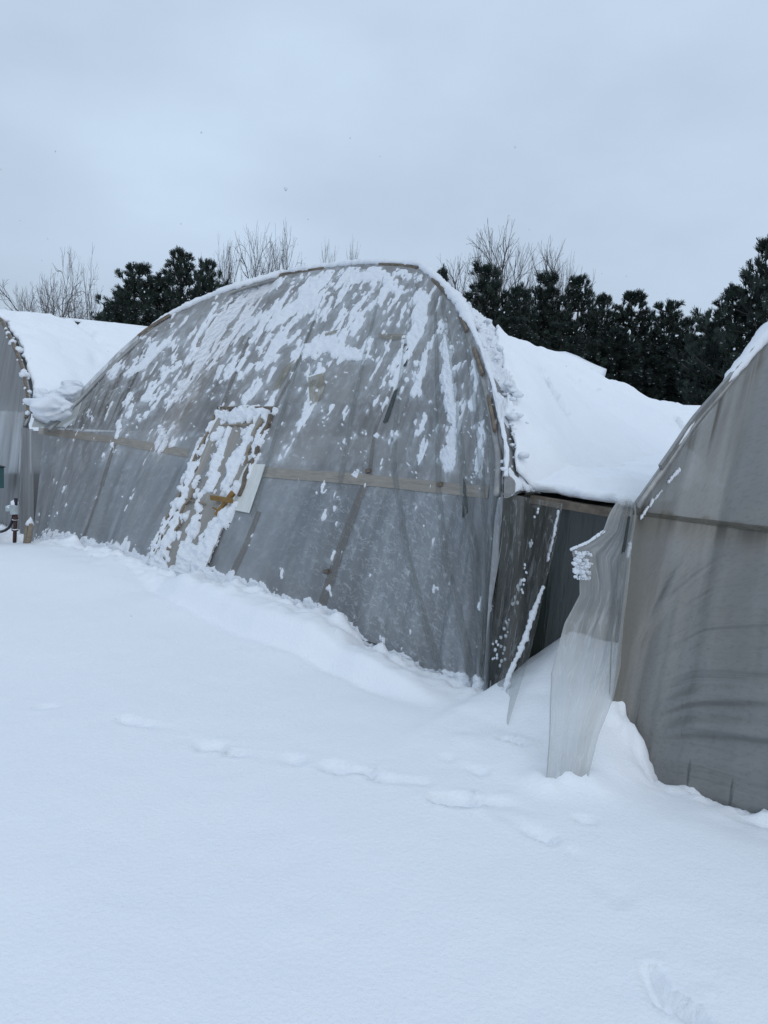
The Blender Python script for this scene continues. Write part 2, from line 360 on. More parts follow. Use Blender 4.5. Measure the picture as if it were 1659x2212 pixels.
# hoop pipe with batten
ap=resample(A,90); hp=Wp(ap[:,0]+.05*np.clip((WID/2-ap[:,0])/2,-1,1),ap[:,1]+.03,ap[:,2]-.035)
mb=MB(); mb.tube(list(hp),.024,8); mb.build('hoop',M['steel'],mhouse,True)
bp=Wp(ap[:,0]+.03*np.clip((WID/2-ap[:,0])/2,-1,1),ap[:,1]-.014,ap[:,2]-.016)
for (i0,i1) in ((14,19),(31,40),(47,54),(57,63),(66,70),(72,77),(79,84)):
    mb=MB()
    for i in range(i0,i1-1): mb.box(bp[i],bp[i+1]+(bp[i+1]-bp[i])*.02,.02,.03,side=(0,0,1))
    mb.build('batten',M['batten'],mhouse)
for t_,ins in((.0,.12),(WID,-.12)):
    mb=MB(); mb.box(Wp(t_+ins,.6,-.35),Wp(t_+ins,.6,1.2),.07,.07,side=d); mb.build('corner_post',M['wood'],mhouse)
# inner studs dimly seen through the sheet
for pts,w_ in(([(252,948),(238,990),(220,1050)],9),([(220,1050),(196,1120),(178,1170)],6),([(800,1022),(775,1080),(745,1160),(718,1240),(690,1325)],20),([(700,640),(640,790),(585,900)],7),([(540,730),(510,800),(480,880)],9),([(880,730),(850,830),(810,930),(800,1010)],8),([(560,1105),(535,1170),(500,1245)],14)):
    ribbon(FM,pts,w_*.8,w_,.004,'stud',M['ghost'],mhouse,4,30)
# long pulled folds running down to the right corner
for pts,w0,w1 in (([(950,616),(968,720),(986,840),(996,960),(1003,1061),(1024,1176),(1037,1347),(1043,1470)],5,11),([(940,640),(944,760),(946,900),(948,1061),(962,1201),(987,1301),(1012,1425),(1024,1488)],3,11),
    ([(985,655),(1012,760),(1028,880),(1040,1000),(1050,1150),(1046,1300),(1040,1440)],4,9),([(1020,740),(1045,850),(1060,960),(1068,1080),(1062,1250),(1054,1400)],5,8),
    ([(905,590),(880,720),(860,860),(850,1000),(880,1200),(935,1400),(960,1462)],2,10),([(700,640),(640,800),(590,960),(545,1120)],2,6),([(830,600),(790,760),(760,900),(735,1050)],2,7)):
    q_=np.linspace(0,1,len(pts)); PP=[]; pa=np.array(pts,float)
    for i in range(6):
        for j in range(44):
            b=j/43; x=np.interp(b,q_,pa[:,0]); y=np.interp(b,q_,pa[:,1]); w_=(w0+(w1-w0)*b)*min(1,b/.06+.1)*min(1,(1-b)/.05+.2)
            PP.append(FM.on(x+(i/5-.5)*w_*2,y,.006+.016*math.sin(i/5*math.pi)))
    sheet('fold',PP,6,44,M['clear'],mhouse)
# ------------------------------------------------------------------ door
DC=[(478,886),(588,884),(438,1262),(326,1226)]
def DQ(a,b): # a across, b down
    Xx=(DC[0][0]*(1-a)+DC[1][0]*a)*(1-b)+(DC[3][0]*(1-a)+DC[2][0]*a)*b
    Yy=(DC[0][1]*(1-a)+DC[1][1]*a)*(1-b)+(DC[3][1]*(1-a)+DC[2][1]*a)*b
    return Xx,Yy
door=sheet('door',FM.quad(DC,16,40,.014,lambda a,b:.012*math.sin(a*17+3*b)+.01*math.sin(a*31-4*b)),16,40,M['film_door'],mhouse)
door['label']='leaning plastic-covered door with bare wooden jambs and a snow-laden header'
def jamb(a,b0,b1,name,mat,w=.05,h=.045,off=.06,wob=.0):
    mb=MB(); prev=None
    for i in range(9):
        b=b0+(b1-b0)*i/8; p=FM.on(*DQ(a+wob*math.sin(i*1.9),b),off)
        if prev is not None: mb.box(prev,p,w,h,side=n)
        prev=p
    return mb.build(name,mat,door)
jamb(-.05,0.04,.97,'jamb',M['wood'],.024,.026,.022,.03)
jamb(1.05,0.04,.50,'jamb',M['batten'],.04,.03,.02,.03)
jamb(.93,.05,.33,'jamb',M['wood'],.02,.018,.032,.03)
jamb(.16,.5,.93,'jamb',M['wood'],.016,.016,.025,.05)
jamb(.02,.3,.95,'jamb',M['batten'],.016,.016,.024,.06)
mb=MB(); mb.box(FM.on(474,884,.02),FM.on(594,884,.02),.03,.035,side=n); mb.build('header',M['batten'],door)
mb=MB(); mb.box(FM.on(478,925,.035),FM.on(552,920,.035),.014,.014,side=n); mb.build('crossbar',M['wood'],door)
mb=MB(); mb.box(FM.on(405,1081,.03),FM.on(448,1092,.03),.013,.013,side=n); mb.build('crossbar',M['wood'],door)
mb=MB(); mb.box(FM.on(468,1083,.075),FM.on(512,1090,.075),.045,.03,side=n); mb.box(FM.on(513,1070,.055),FM.on(472,1117,.045),.05,.03,side=n,taper=.5)
mb.box(FM.on(469,1103,.06),FM.on(479,1108,.06),.012,.012,side=n)
la=mb.build('latch',M['newwood'],door); la['label']='yellow wooden latch with snow on its crosspiece'
# white patch behind the door jamb, brown tape patches, dark tears
sheet('patch',FM.quad([(535,1003),(577,1005),(541,1110),(490,1100)],8,14,.016),8,14,M['white'],mhouse)['label']='white plastic patch beside the door'
for c,fr in(([(668,818),(706,806),(700,860),(672,880)],.02),([(612,800),(640,778),(606,842),(590,846)],.02),([(700,722),(735,713),(728,722),(705,728)],.015),([(820,722),(878,724),(876,735),(824,735)],.013)):
    sheet('tape',FM.quad(c,7,9,fr),7,9,M['tape'],mhouse)
for c in([(889,722),(896,716),(878,792),(862,795)],[(852,846),(862,838),(838,912),(828,914)],[(1003,1030),(1008,1050),(1012,1105),(1000,1120)]):
    sheet('tear',FM.quad(c,5,9,.008),5,9,M['dark'],mhouse)
for (a,b) in((797,1019),(706,1236),(952,1049)):
    mb=MB(); mb.box(FM.on(a-5,b,.012),FM.on(a+6,b-2,.014),.03,.02,side=n); mb.build('nail_block',M['batten'],mhouse)
# ------------------------------------------------------------------ snow crusted on the end wall
Z2=lambda x,y:(442+.3778*x,516+.3778*y)
Z1=lambda x,y:(.3555*x,479+.3555*y)
strokes=[
 ([(956,702),(967,780),(971,856),(975,913),(972,965),(967,1008)],[7,14,17,15,18,14]),
 ([(910,648),(903,705),(876,762),(858,799),(846,842)],[20,20,16,14,4]),
 ([(922,746),(914,788),(903,837),(901,862)],[6,10,10,4]),
 ([(1031,762),(1028,818),(1024,884)],[4,6,6]),
 ([(1040,915),(1042,980),(1040,1030)],[4,6,4]),
 ([(684,845),(669,886),(640,935),(605,994)],[12,9,6,4]),
 ([(700,795),(690,812),(668,816)],[8,9,7]),
 ([(480,898),(505,903),(529,898),(555,892),(575,880),(593,848)],[14,18,17,17,14,9]),
 ([(570,905),(589,892)],[10,8]),
 ([(277,808),(310,782),(341,752)],[8,13,12]),([(341,752),(372,735)],[10,5]),
 ([(230,812),(256,793)],[5,7]),([(244,820),(262,800)],[3,4]),
 ([(316,863),(355,806),(391,783)],[5,9,7]),([(330,880),(362,838)],[3,6]),
 ([(359,884),(409,820),(448,763)],[5,11,9]),([(392,866),(420,842)],[4,4]),([(440,800),(470,760)],[6,7]),
 ([(274,898),(280,878),(285,852)],[8,9,4]),([(256,945),(263,918)],[3,5]),
 ([(250,975),(246,960)],[2,3]),([(200,905),(190,895)],[3,2]),
 ([(300,912),(330,880)],[3,4]),
 ([(345,968),(352,955),(352,928)],[12,14,9]),([(362,935),(375,925)],[7,5]),([(372,962),(378,950)],[6,5]),
 ([(420,800),(470,700),(520,650),(600,610)],[10,13,14,12]),
 ([(560,790),(600,745),(640,720)],[9,10,9]),([(590,860),(600,840)],[6,6]),
 ([(640,770),(650,735)],[8,6]),([(660,760),(700,740),(745,760),(790,770)],[14,20,20,12]),
 ([(706,595),(660,640),(600,690)],[14,18,16]),([(760,600),(820,592),(850,625)],[16,18,14]),
 ([(852,588),(880,598),(912,603)],[4,7,4]),([(858,632),(890,626)],[6,4]),
 ([(560,830),(530,870)],[10,6]),([(700,900),(715,880)],[4,3]),([(845,955),(855,940)],[5,5]),
 ([(900,940),(910,925),(920,900)],[4,8,4]),([(920,960),(905,1000)],[6,4]),([(700,1040),(722,1010)],[3,2]),
 ([(710,1285),(708,1262)],[7,4]),([(720,1195),(717,1215)],[4,5]),([(610,1245),(608,1230)],[3,3]),
 ([(700,1060),(697,1045)],[4,3]),([(770,1030),(775,1020)],[3,2]),
 # around and on the door
 ([(470,905),(450,940),(425,985)],[3,4,3]),([(455,950),(425,1010),(395,1070),(360,1140),(325,1200)],[4,7,6,6,8]),
 ([(500,930),(480,985),(455,1060)],[4,10,8]),([(545,925),(520,975),(500,1020),(488,1060)],[5,14,16,8]),
 ([(575,915),(560,950),(548,985)],[6,8,4]),([(480,930),(470,950)],[10,6]),
 ([(440,1070),(432,1110),(410,1170),(395,1210)],[4,7,9,16]),([(400,1080),(385,1130),(365,1180)],[5,6,10]),
 ([(500,1070),(480,1120),(450,1180),(430,1230)],[7,10,18,16]),([(420,1190),(390,1235),(360,1245)],[22,24,16]),
 ([(350,1170),(320,1210),(300,1215)],[6,10,10]),([(520,1050),(505,1075)],[6,7]),
 ([(545,985),(530,1000)],[4,6]),
 # along the foot
 ([(60,1172),(120,1160),(160,1168)],[6,10,10]),([(140,1165),(157,1152)],[8,2]),([(170,1168),(184,1150)],[6,2]),
 ([(200,1180),(270,1182)],[9,10]),([(290,1190),(300,1172)],[6,2]),([(268,1180),(275,1166)],[5,2]),
]
poly_top=[Z2(*p) for p in((20,440),(120,345),(300,285),(380,262),(640,195),(760,182),(730,300),(780,235),(900,180),(1010,190),(1100,250),(1080,340),(1010,420),(985,500),(900,650),(840,725),(760,690),(650,660),(610,640),(640,540),(540,500),(450,520),(350,570),(300,520),(180,540),(100,590),(0,590))]
def polysd(P,X,Y):
    inside=np.zeros(X.shape,bool); dm=np.full(X.shape,1e9)
    for i in range(len(P)):
        x1,y1=P[i-1];x2,y2=P[i]
        c=((y1>Y)!=(y2>Y)); xx=(x2-x1)*(Y-y1)/((y2-y1) if y2!=y1 else 1e-9)+x1
        inside^=c&(X<xx)
        dx,dy=x2-x1,y2-y1; h=np.clip(((X-x1)*dx+(Y-y1)*dy)/(dx*dx+dy*dy),0,1)
        dm=np.minimum(dm,np.hypot(X-x1-h*dx,Y-y1-h*dy))
    return np.where(inside,dm,-dm)
def stroke_field(strokes,X,Y,wob):
    Fd=np.full(X.shape,-60.)
    for pts,ws in strokes:
        x0=min(p[0] for p in pts)-45;x1=max(p[0] for p in pts)+45;y0=min(p[1] for p in pts)-45;y1=max(p[1] for p in pts)+45
        m=(X>x0)&(X<x1)&(Y>y0)&(Y<y1)
        if not m.any(): continue
        xs,ys=X[m],Y[m]; best=np.full(xs.shape,-60.)
        for i in range(len(pts)-1):
            (ax,ay),(bx,by)=pts[i],pts[i+1]; dx,dy=bx-ax,by-ay
            h=np.clip(((xs-ax)*dx+(ys-ay)*dy)/(dx*dx+dy*dy+1e-9),0,1)
            best=np.maximum(best,.85*(ws[i]*(1-h)+ws[i+1]*h)-np.hypot(xs-ax-h*dx,ys-ay-h*dy))
        Fd[m]=np.maximum(Fd[m],best)
    return Fd
def crust(front,field,name,label,thick,base=None,sub=None,mat='crust'):
    Fd=field; dep=((front.P.reshape(-1,3)-CAM)@f).reshape(Fd.shape)
    Fm=Fd*dep/1609.
    th=np.where(Fm>0,thick*(1-np.exp(-Fm/(thick*.55))),Fm*1.5)
    lum=fbm(front.U*130,front.V*95,3,3)
    lum=lum+.6*np.abs(vn(front.U*210,front.V*190,5)); th=np.where(Fm>0,th*(1+.95*lum),th)
    th=np.clip(th,-.03,.2)
    if base is not None: th=th+np.where(Fm>-.02,base,0)
    P=front.P+front.N*th[...,None]
    NU,NV=Fd.shape; fa=gridfaces(NU,NV); ok=(Fm>0).ravel()
    keep=ok[fa].any(1); fa=fa[keep]; us=np.unique(fa); re=np.full(NU*NV,-1); re[us]=np.arange(len(us))
    o=mesh(name,P.reshape(-1,3)[us],re[fa],M[mat],None,True)
    return tag(o,label,'snow crust',None,'stuff')
def wall_snow(FS):
    X,Y,U,V=FS.X,FS.Y,FS.U,FS.V
    # warp, streaky along the pull lines
    st=fbm(U*88,V*11,1,4); st2=fbm(U*150,V*60,4,3); big=fbm(U*30,V*7,6,3)
    st3=fbm(U*240,V*34,6,3)
    wx=X+st*10+st3*5; wy=Y+st2*12
    F1=stroke_field(strokes,wx,wy,0)+st2*9+st*5+st3*7
    sd=polysd(poly_top,X+big*40,Y+big*30)
    F2=np.minimum(sd*.35,9)+st*22+st2*9+st3*13-8.5
    # loose flecks, dense high on the wall and round the door, thin below the board
    bar=np.interp(X,[60,95,400,580,1060],[920,926,972,1012,1062])
    dens=np.exp(-(((X-600)/260)**2+((Y-700)/110)**2))*.9+np.exp(-(((X-420)/190)**2+((Y-770)/90)**2))*.7+np.exp(-(((X-880)/120)**2+((Y-760)/150)**2))*.5
    dens+=.42*np.exp(-(((X-1010)/45)**2+((Y-880)/170)**2))
    dxl=np.interp(Y,[886,1226],[478,326]); dxr=np.interp(Y,[884,1250],[592,440])
    indoor=sst(-26,-8,X-dxl)*sst(20,2,X-dxr)*sst(870,890,Y)
    dens=np.maximum(dens,indoor*(.62+.65*sst(1080,1220,Y)))
    dens=np.maximum(dens,.85*np.exp(-(((X-dxl+6)/16)**2))*(Y>880))
    dens*=np.where(Y>bar+20,np.where(indoor>.1,1,.15),1)
    fl=fbm(U*125,V*17,2,3); fl2=vn(U*170,V*75,5)
    F3=(fl+fl2*.45+.3*st3-(.67-.52*np.clip(dens,0,1.1)))*26
    sm=vn(U*230,V*120,7)+.35*vn(U*95,V*40,6)
    F4=(sm-np.where(Y<bar,.50,.62))*55
    foot=np.interp(X,snowl[:,0],snowl[:,1])
    jag=np.where(X<330,6+26*np.abs(vn(X/15.,0*X,3)),15+24*np.abs(vn(X/24.,Y/40.,4))+12*np.abs(vn(X/7.,Y/9.,5)))
    F5=np.minimum(Y-(foot-jag)+st2*10,22)
    Fd=np.maximum.reduce([F1,F2,F3,F4,F5])
    tl=proj(Wp(FS.a[:,0],FS.a[:,1],FS.a[:,2]))
    Fd=np.where(V>.985,np.minimum(Fd,-4),Fd)
    Fd=np.where((U<.012)|(U>.99),np.minimum(Fd,-4),Fd)
    return Fd,indoor,foot
FS=Front(A,0.,WID,760,640,seed=2)
Fd,indoor,foot=wall_snow(FS); X,Y,U,V=FS.X,FS.Y,FS.U,FS.V
Fh,_i,_f=wall_snow(FM)
at_=bpy.data.objects['end_wall'].data.attributes.new('smear','FLOAT','POINT')
at_.data.foreach_set('value',np.clip(sst(-15,3,Fh)*sst(1130,960,FM.Y)+.35*sst(-30,0,Fh),0,1).ravel())
thick=.014+.016*indoor+.02*np.exp(-(((X-530)/75)**2+((Y-893)/16)**2))+.018*np.exp(-(((X-970)/22)**2+((Y-870)/160)**2))+.02*np.exp(-(((X-355)/25)**2+((Y-950)/28)**2))+.03*sst(-10,25,Y-foot)
crust(FS,Fd,'snow_crust','streaks and clumps of snow frozen onto the centre greenhouse end wall and door',thick,base=.018*indoor)
# ------------------------------------------------------------------ collapsed roofs
def prof_of(Ar,tm,te,z_e):
    """hoop height (0..1) against distance from the ridge (0..1) from the right half of the arch"""
    return None
HT=np.interp
def roof_fn(tm,half,h_tau,h_z,arch_tau,zv,hoopz):
    def g(t,tau):
        s_=np.clip(np.abs(t-tm)/half,0,1.4)
        ht=np.maximum.accumulate(hoopz[:,0]); za=np.interp(t,ht,hoopz[:,2]); hoop=np.clip((za-1.2)/(hoopz[:,2].max()-1.2),0,1)*np.where(s_>1,0,1)-.06*sst(1,1.4,s_)
        b_=0
        lin=np.interp(s_,[0,.1,.5,1.,1.4],[1,.93,.5,0,-.05])
        b=sst(-.1,1.4,tau-arch_tau(t)); pr=hoop*(1-b)+lin*b
        h=np.interp(tau,h_tau,h_z)
        return zv(tau)+(h-zv(tau))*pr
    return g
def roof_grid(fn,arch_tau,t0,t1,nt,nb,tau0,tau1,lift,bumps,name,mat,parent=None,powr=1.6,jagv=0.,seed=0):
    t=np.linspace(t0,t1,nt); b=np.linspace(0,1,nb)**powr
    T,B=np.meshgrid(t,b,indexing='ij'); at=arch_tau(T)+tau0
    if jagv: at=at+jagv*(np.abs(vn(T*3.1,0*T,seed))*1.6+np.abs(vn(T*9,0*T,seed+1)))
    TA=at+(tau1-at)*B
    Zz=fn(T,TA)+lift
    if bumps: 
        Zz=Zz+bumps*(fbm(T*1.1,TA*1.1,seed,3)*.11+fbm(T*6,TA*6,seed+2,3)*.035)
    return T,TA,Zz
def snow_shell(T,TA,Zz,thick,name,label,group=None,seed=0,parent=None):
    """a blanket with a broken, rounded front edge"""
    nt,nb=T.shape
    e=np.arange(nb)
    bi=np.minimum(np.arange(nb),nb-1)
    top=Wp(T,TA,Zz+thick)
    # round the front edge and both sides
    lip=[]
    for k_,(ds,dz) in enumerate(((.02,-1.),(-.025,-.75),(-.035,-.4),(-.022,-.13))):
        jit=vn(T[:,0]*14,T[:,0]*0+k_,seed)*.03
        lip.append(Wp(T[:,0],TA[:,0]+ds+jit,Zz[:,0]+thick[:,0]*(1+dz)))
    G=np.concatenate([np.stack(lip,1),top],1)
    o=mesh(name,G.reshape(-1,3),gridfaces(nt,nb+4),M['roofsnow'],parent,True)
    return tag(o,label,'roof snow',group,'stuff')
# middle house
Ar=resample(A,200)
atm=lambda t:np.interp(t,np.r_[-1.,np.maximum.accumulate(Ar[:,0]),7.2],np.r_[0.,Ar[:,1],-.0])
hm_tau=[0,2.4,2.8,3.2,3.6,4.,4.9,6.,8.,9.4,14,18]; hm_z=[3.22,3.15,2.98,2.82,2.72,2.66,2.58,2.43,2.16,1.98,1.88,1.85]
zvm=lambda tau:np.interp(tau,[0,1,6,18],[1.18,1.2,1.15,1.0])
fm=roof_fn(WID/2,WID/2,hm_tau,hm_z,atm,zvm,Ar)
T,TA,Zz=roof_grid(fm,atm,.05,WID,160,80,.06,17.5,0,0,'',None)
N=T.size
mesh('roof_sheet',Wp(T,TA,Zz).reshape(-1,3),gridfaces(160,80),M['white'],mhouse,True,np.stack([T.ravel()/6,TA.ravel()/18],1),
     {'warm':np.full(N,.5),'dirt':np.full(N,.3),'low':np.zeros(N),'foot':np.zeros(N),'frost':np.zeros(N)})
atv=lambda t:np.where(t<WID+.02,atm(np.minimum(t,WID)),.30+0*t)
def on_roof(fn,X,Y,lift):
    v=ray(X,Y); q=np.linspace(2.5,22,4000); P=CAM+q[:,None]*v
    tt=(P-L0)@d; ta_=(P-RR)@n; below=(P[:,2]<fn(tt,ta_)+lift)&(ta_>.2)
    i=np.argmax(below); return tt[i],ta_[i]
EP=np.array([on_roof(fm,x,y,.12) for x,y in((1064,716),(1078,752),(1088,800),(1096,850),(1104,900),(1110,950),(1113,1000),(1106,1040))])
EP=np.r_[EP[EP[:,0]>5.0],[(2.98,4.5),(3.5,3.7),(4.0,2.95),(4.5,2.15)]]
print('blanket edge',np.round(EP,2).tolist())
EP=EP[np.argsort(EP[:,0])]
def edge_m(t):
    e=np.maximum(np.interp(t,np.r_[-1,EP[:,0],WID,WID+.05,9],np.r_[EP[0,1],EP[:,1],.3,.34,.34]),np.where(t<WID,atm(np.minimum(t,WID)),0)+.02)
    w_=sst(.5,1.3,t); return e*w_+(atm(np.minimum(t,WID))+.16)*(1-w_)
T,TA,Zz=roof_grid(fm,edge_m,0.1,t0r-.01,230,190,.0,17.4,.02,1.,'',None,jagv=.10,seed=1)
def cracks(T,TA,Zz,th):
    for pts,wd,dp in(([(1170,800),(1200,850),(1225,890)],.05,.10),([(1460,900),(1500,960),(1540,1020)],.05,.10),([(1520,905),(1590,950),(1650,1000)],.05,.08),([(1230,812),(1290,838)],.05,.07)):
        P3=Wp(T,TA,Zz+th).reshape(-1,3); Xq,Yq=proj(P3); Xq=Xq.reshape(T.shape); Yq=Yq.reshape(T.shape)
        for i in range(len(pts)-1):
            (ax,ay),(bx,by)=pts[i],pts[i+1]; dx,dy=bx-ax,by-ay
            h=np.clip(((Xq-ax)*dx+(Yq-ay)*dy)/(dx*dx+dy*dy),0,1); ds=np.hypot(Xq-ax-h*dx,Yq-ay-h*dy)
            th=th-dp*1.5*np.exp(-(ds/2.8)**2)
    return th
th=np.full(T.shape,.17)*sst(-.02,.1,T-.1)*(.42+.58*sst(0,.7,TA-edge_m(T)))*(.9+.35*vn(T*.8,TA*.8,2))
th=cracks(T,TA,Zz,th); th=np.maximum(th,.02)
snow_shell(T,TA,Zz,th,'snow_blanket','smooth white snow sagging over the collapsed roof right of the centre greenhouse arch','snow on the greenhouse roofs',1)
# crusty snow and wrapped sheet along the right half of the hoop
def edge_snow(path,rad,name,label,seed,mat='roofsnow',sides=10):
    """lumpy roll of snow lying on a hoop"""
    path=np.asarray(path); N=len(path); mb=MB()
    V=[];Fc=[]
    for i in range(N):
        a=path[min(i+1,N-1)]-path[max(i-1,0)]; a/=np.linalg.norm(a); x=np.cross(a,(0,0,1.)); x/=np.linalg.norm(x); y=np.cross(x,a); y=y if y[2]>0 else -y
        rr=rad[i]*(1+.55*vn(i*.33,seed*7.1,seed)+.35*vn(i*1.1,seed*3.3,seed+1))
        for k_ in range(sides):
            th=2*math.pi*k_/sides; q=rr*(1+.25*float(vn(i*.7,k_*1.3,seed+2)))
            V.append(path[i]+x*math.cos(th)*q*1.1+y*(math.sin(th)*q*.75))
    for i in range(N-1):
        for k_ in range(sides):
            k2=(k_+1)%sides; Fc.append((i*sides+k_,i*sides+k2,(i+1)*sides+k2,(i+1)*sides+k_))
    Fc+=[tuple(range(sides))[::-1],tuple((N-1)*sides+k_ for k_ in range(sides))]
    o=mesh(name,V,Fc,M[mat],None,True); return tag(o,label,'snow ridge',None,'stuff')
ap2=resample(A,420); base=Wp(ap2[:,0]+.02*np.clip((WID/2-ap2[:,0])/2,0,1),ap2[:,1]+.03,ap2[:,2]+.012)
Xa,_=proj(base)
idx=np.arange(420)
rad=.012+.035*sst(.45,.2,np.abs(idx/420-.36))+.012*np.abs(vn(idx*.06,idx*0,3))
rad*=sst(60,90,idx); 
right=idx>285
rad=np.where(right,.012+.040*np.exp(-((idx-300)/24.)**2)+.022*np.abs(vn(idx*.1,idx*0,5)),rad)
sel=(idx>70)&(idx<415)
edge_snow(base[sel],np.maximum(rad[sel],.004),'snow_ridge','lumpy roll of snow along the top edge of the centre greenhouse arch',3,'crust')
# clumps hanging down the right shoulder
mb=MB(); sel=np.where((idx>296)&(idx<414))[0]
def lump_mesh(c,sx,sy,sz,seed,ax=None,sub=2,amp=.35):
    import bmesh
    bm=bmesh.new(); bmesh.ops.create_icosphere(bm,subdivisions=sub,radius=1.)
    V=np.array([v.co[:] for v in bm.verts]); Fc=[tuple(v.index for v in q.verts) for q in bm.faces]; bm.free()
    rs=np.random.RandomState(seed); o=rs.rand(3)*50
    nz=vn(V[:,0]*1.6+o[0],V[:,1]*1.6+V[:,2]*1.3+o[1],seed)+.5*vn(V[:,2]*3.4+o[2],V[:,0]*3.1-V[:,1]*2.7,seed+1)
    V=V*(1+amp*nz)[:,None]*np.array([sx,sy,sz])
    if ax is not None: V=V@np.array(ax).T if False else V[:,0:1]*ax[0]+V[:,1:2]*ax[1]+V[:,2:3]*ax[2]
    return V+np.asarray(c),Fc
AX=[d,n,np.array([0,0,1.])]
rs=np.random.RandomState(5)
for k_ in range(90):
    i=sel[int(rs.rand()*len(sel))]; s_=.007+.022*rs.rand()**2.5
    t_=ap2[i,0]; a_=rs.rand(); ta_=float(atm(t_))+.04+a_*max(.05,float(edge_m(np.array(t_)))-float(atm(t_)))
    c=Wp(t_+rs.randn()*.05,ta_,float(fm(np.array(t_),np.array(ta_)))+.04+.02*rs.rand())
    V,Fc=lump_mesh(c,s_*1.3,s_*1.6,s_*.9,k_,AX,2 if s_>.02 else 1,.75); mb.add(V,Fc)
tag(mb.build('snow_clumps',M['crust'],None,True),'broken crumbs of snow between the arch shoulder and the roof snow, centre greenhouse','snow crumbs',None,'stuff')
# wrapped plastic running from the shoulder back to the blanket edge
class Patch: pass
nt_,nb_=230,70; tt=np.linspace(2.9,WID+.02,nt_); TT,BB=np.meshgrid(tt,np.linspace(0,1,nb_),indexing='ij')
ata=atm(np.minimum(TT,WID)); TAa=ata+.015+(edge_m(TT)+.12-ata)*BB
ZZ=fm(TT,TAa)+.025+.05*vn(TT*7,BB*2.2,3)*np.sin(BB*3.1)+.022*vn(TT*18,BB*3,4)
W_=Patch(); W_.P=Wp(TT,TAa,ZZ); W_.U,W_.V=TT/6,BB*.3
du=np.gradient(W_.P,axis=0); dv=np.gradient(W_.P,axis=1); NN=np.cross(du,dv); NN/=np.linalg.norm(NN,axis=-1,keepdims=True); W_.N=np.where(NN[...,2:]<0,-NN,NN)
W_.X,W_.Y=proj(W_.P.reshape(-1,3))
sheet('shoulder_wrap',W_.P.reshape(-1,3),nt_,nb_,M['film_l'],mhouse)
fw=(fbm(TT*5,TAa*3.2,5,4)+.10+.25*sst(4.2,3.2,TT)+.12*sst(.5,1.,BB))*26
fw=np.where((BB<.01)|(BB>.985),np.minimum(fw,-3),fw)
crust(W_,fw,'snow_crust','rough broken snow over the sagging sheet behind the right shoulder of the centre arch',.035)
# closing walls: side towards the gap, and the far end
def film_wall(name,P,nx,ny,mat,parent): return sheet(name,P,nx,ny,mat,parent)
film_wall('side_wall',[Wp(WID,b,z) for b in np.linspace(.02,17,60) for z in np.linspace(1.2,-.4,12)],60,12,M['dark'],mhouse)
film_wall('side_wall',[Wp(0,b,z) for b in np.linspace(.02,17,60) for z in np.linspace(1.2,-.4,12)],60,12,M['film_l'],mhouse)
def rear_wall(fn,a,b,parent):
    tq=np.linspace(a,b,40); film_wall('rear_wall',[Wp(t_,17.,zz) for t_ in tq for zz in np.linspace(float(fn(np.array(t_),np.array(17.))),-.4,14)],40,14,M['film_r'],parent)
rear_wall(fm,0,WID,mhouse)
# ------------------------------------------------------------------ dark wall in the valley, between middle and right house
VT=.42
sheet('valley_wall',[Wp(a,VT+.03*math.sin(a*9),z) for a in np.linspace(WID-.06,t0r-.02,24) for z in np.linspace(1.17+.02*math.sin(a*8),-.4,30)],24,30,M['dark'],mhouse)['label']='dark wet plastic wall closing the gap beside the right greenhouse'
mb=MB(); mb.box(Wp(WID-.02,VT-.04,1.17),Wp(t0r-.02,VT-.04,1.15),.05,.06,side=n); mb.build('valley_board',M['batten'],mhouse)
# small droplets/lumps of snow stuck on the dark wall come with the flap below
# corner flap of clear sheet
def flapgrid(left,right,nx,ny,bulge=.03,seed=0,wr=.02):
    left=np.array(left);right=np.array(right); q=np.linspace(0,1,len(left)); q2=np.linspace(0,1,len(right)); P=[]
    for i in range(nx):
        a=i/(nx-1)
        for j in range(ny):
            b=j/(ny-1); l=np.array([np.interp(b,q,left[:,k_]) for k_ in range(3)]); rr=np.array([np.interp(b,q2,right[:,k_]) for k_ in range(3)])
            p=l*(1-a)+rr*a; p=p-n*(bulge*math.sin(a*math.pi)+wr*float(vn(a*7+b*2,b*3,seed))+wr*.6*float(vn(a*17+b*4,b*5,seed+1)))
            P.append(p)
    return P
Lf=[hit_tau(1084,1062,.02),hit_tau(1079,1180,.02),hit_tau(1064,1320,.02),hit_tau(1050,1480,.01),hit_tau(1045,1520,-.02)]
Rf=[hit_tau(1214,1088,.32),hit_tau(1204,1150,.28),hit_tau(1180,1260,.2),hit_tau(1150,1400,.05),ground_pt(1100,1565,.03)]
sheet('loose_flap',flapgrid(Lf,Rf,40,60,.02,2,.03),40,60,M['clear'],mhouse)['label']='clear plastic flap hanging at the corner with a line of snow on it'
FL=[hit_tau(x,y,ta)-n*.015 for x,y,ta in((1209,1105,.30),(1196,1165,.27),(1185,1210,.24))]
FL2=[hit_tau(x,y,ta)-n*.02 for x,y,ta in((1176,1268,.19),(1160,1310,.13),(1142,1365,.06),(1125,1410,.0),(1105,1450,-.06),(1092,1500,-.12),(1084,1530,-.15))]
rp=lambda P,N:resample(np.array(P),N)
mb=MB()
def snowline(P,rr,seed):
    Q=rp(P,max(20,int(np.linalg.norm(np.array(P[0])-P[-1])/.012)))
    for i in range(len(Q)):
        s_=rr*(.6+.9*abs(float(vn(i*.5,seed,seed)))+.5*rs.rand()); V,Fc=lump_mesh(Q[i]+d*(rs.rand()-.5)*.006,s_,s_*.7,s_*1.2,seed*31+i,AX,1,.6); mb.add(V,Fc)
snowline(FL,.010,2); snowline(FL2,.017,3)
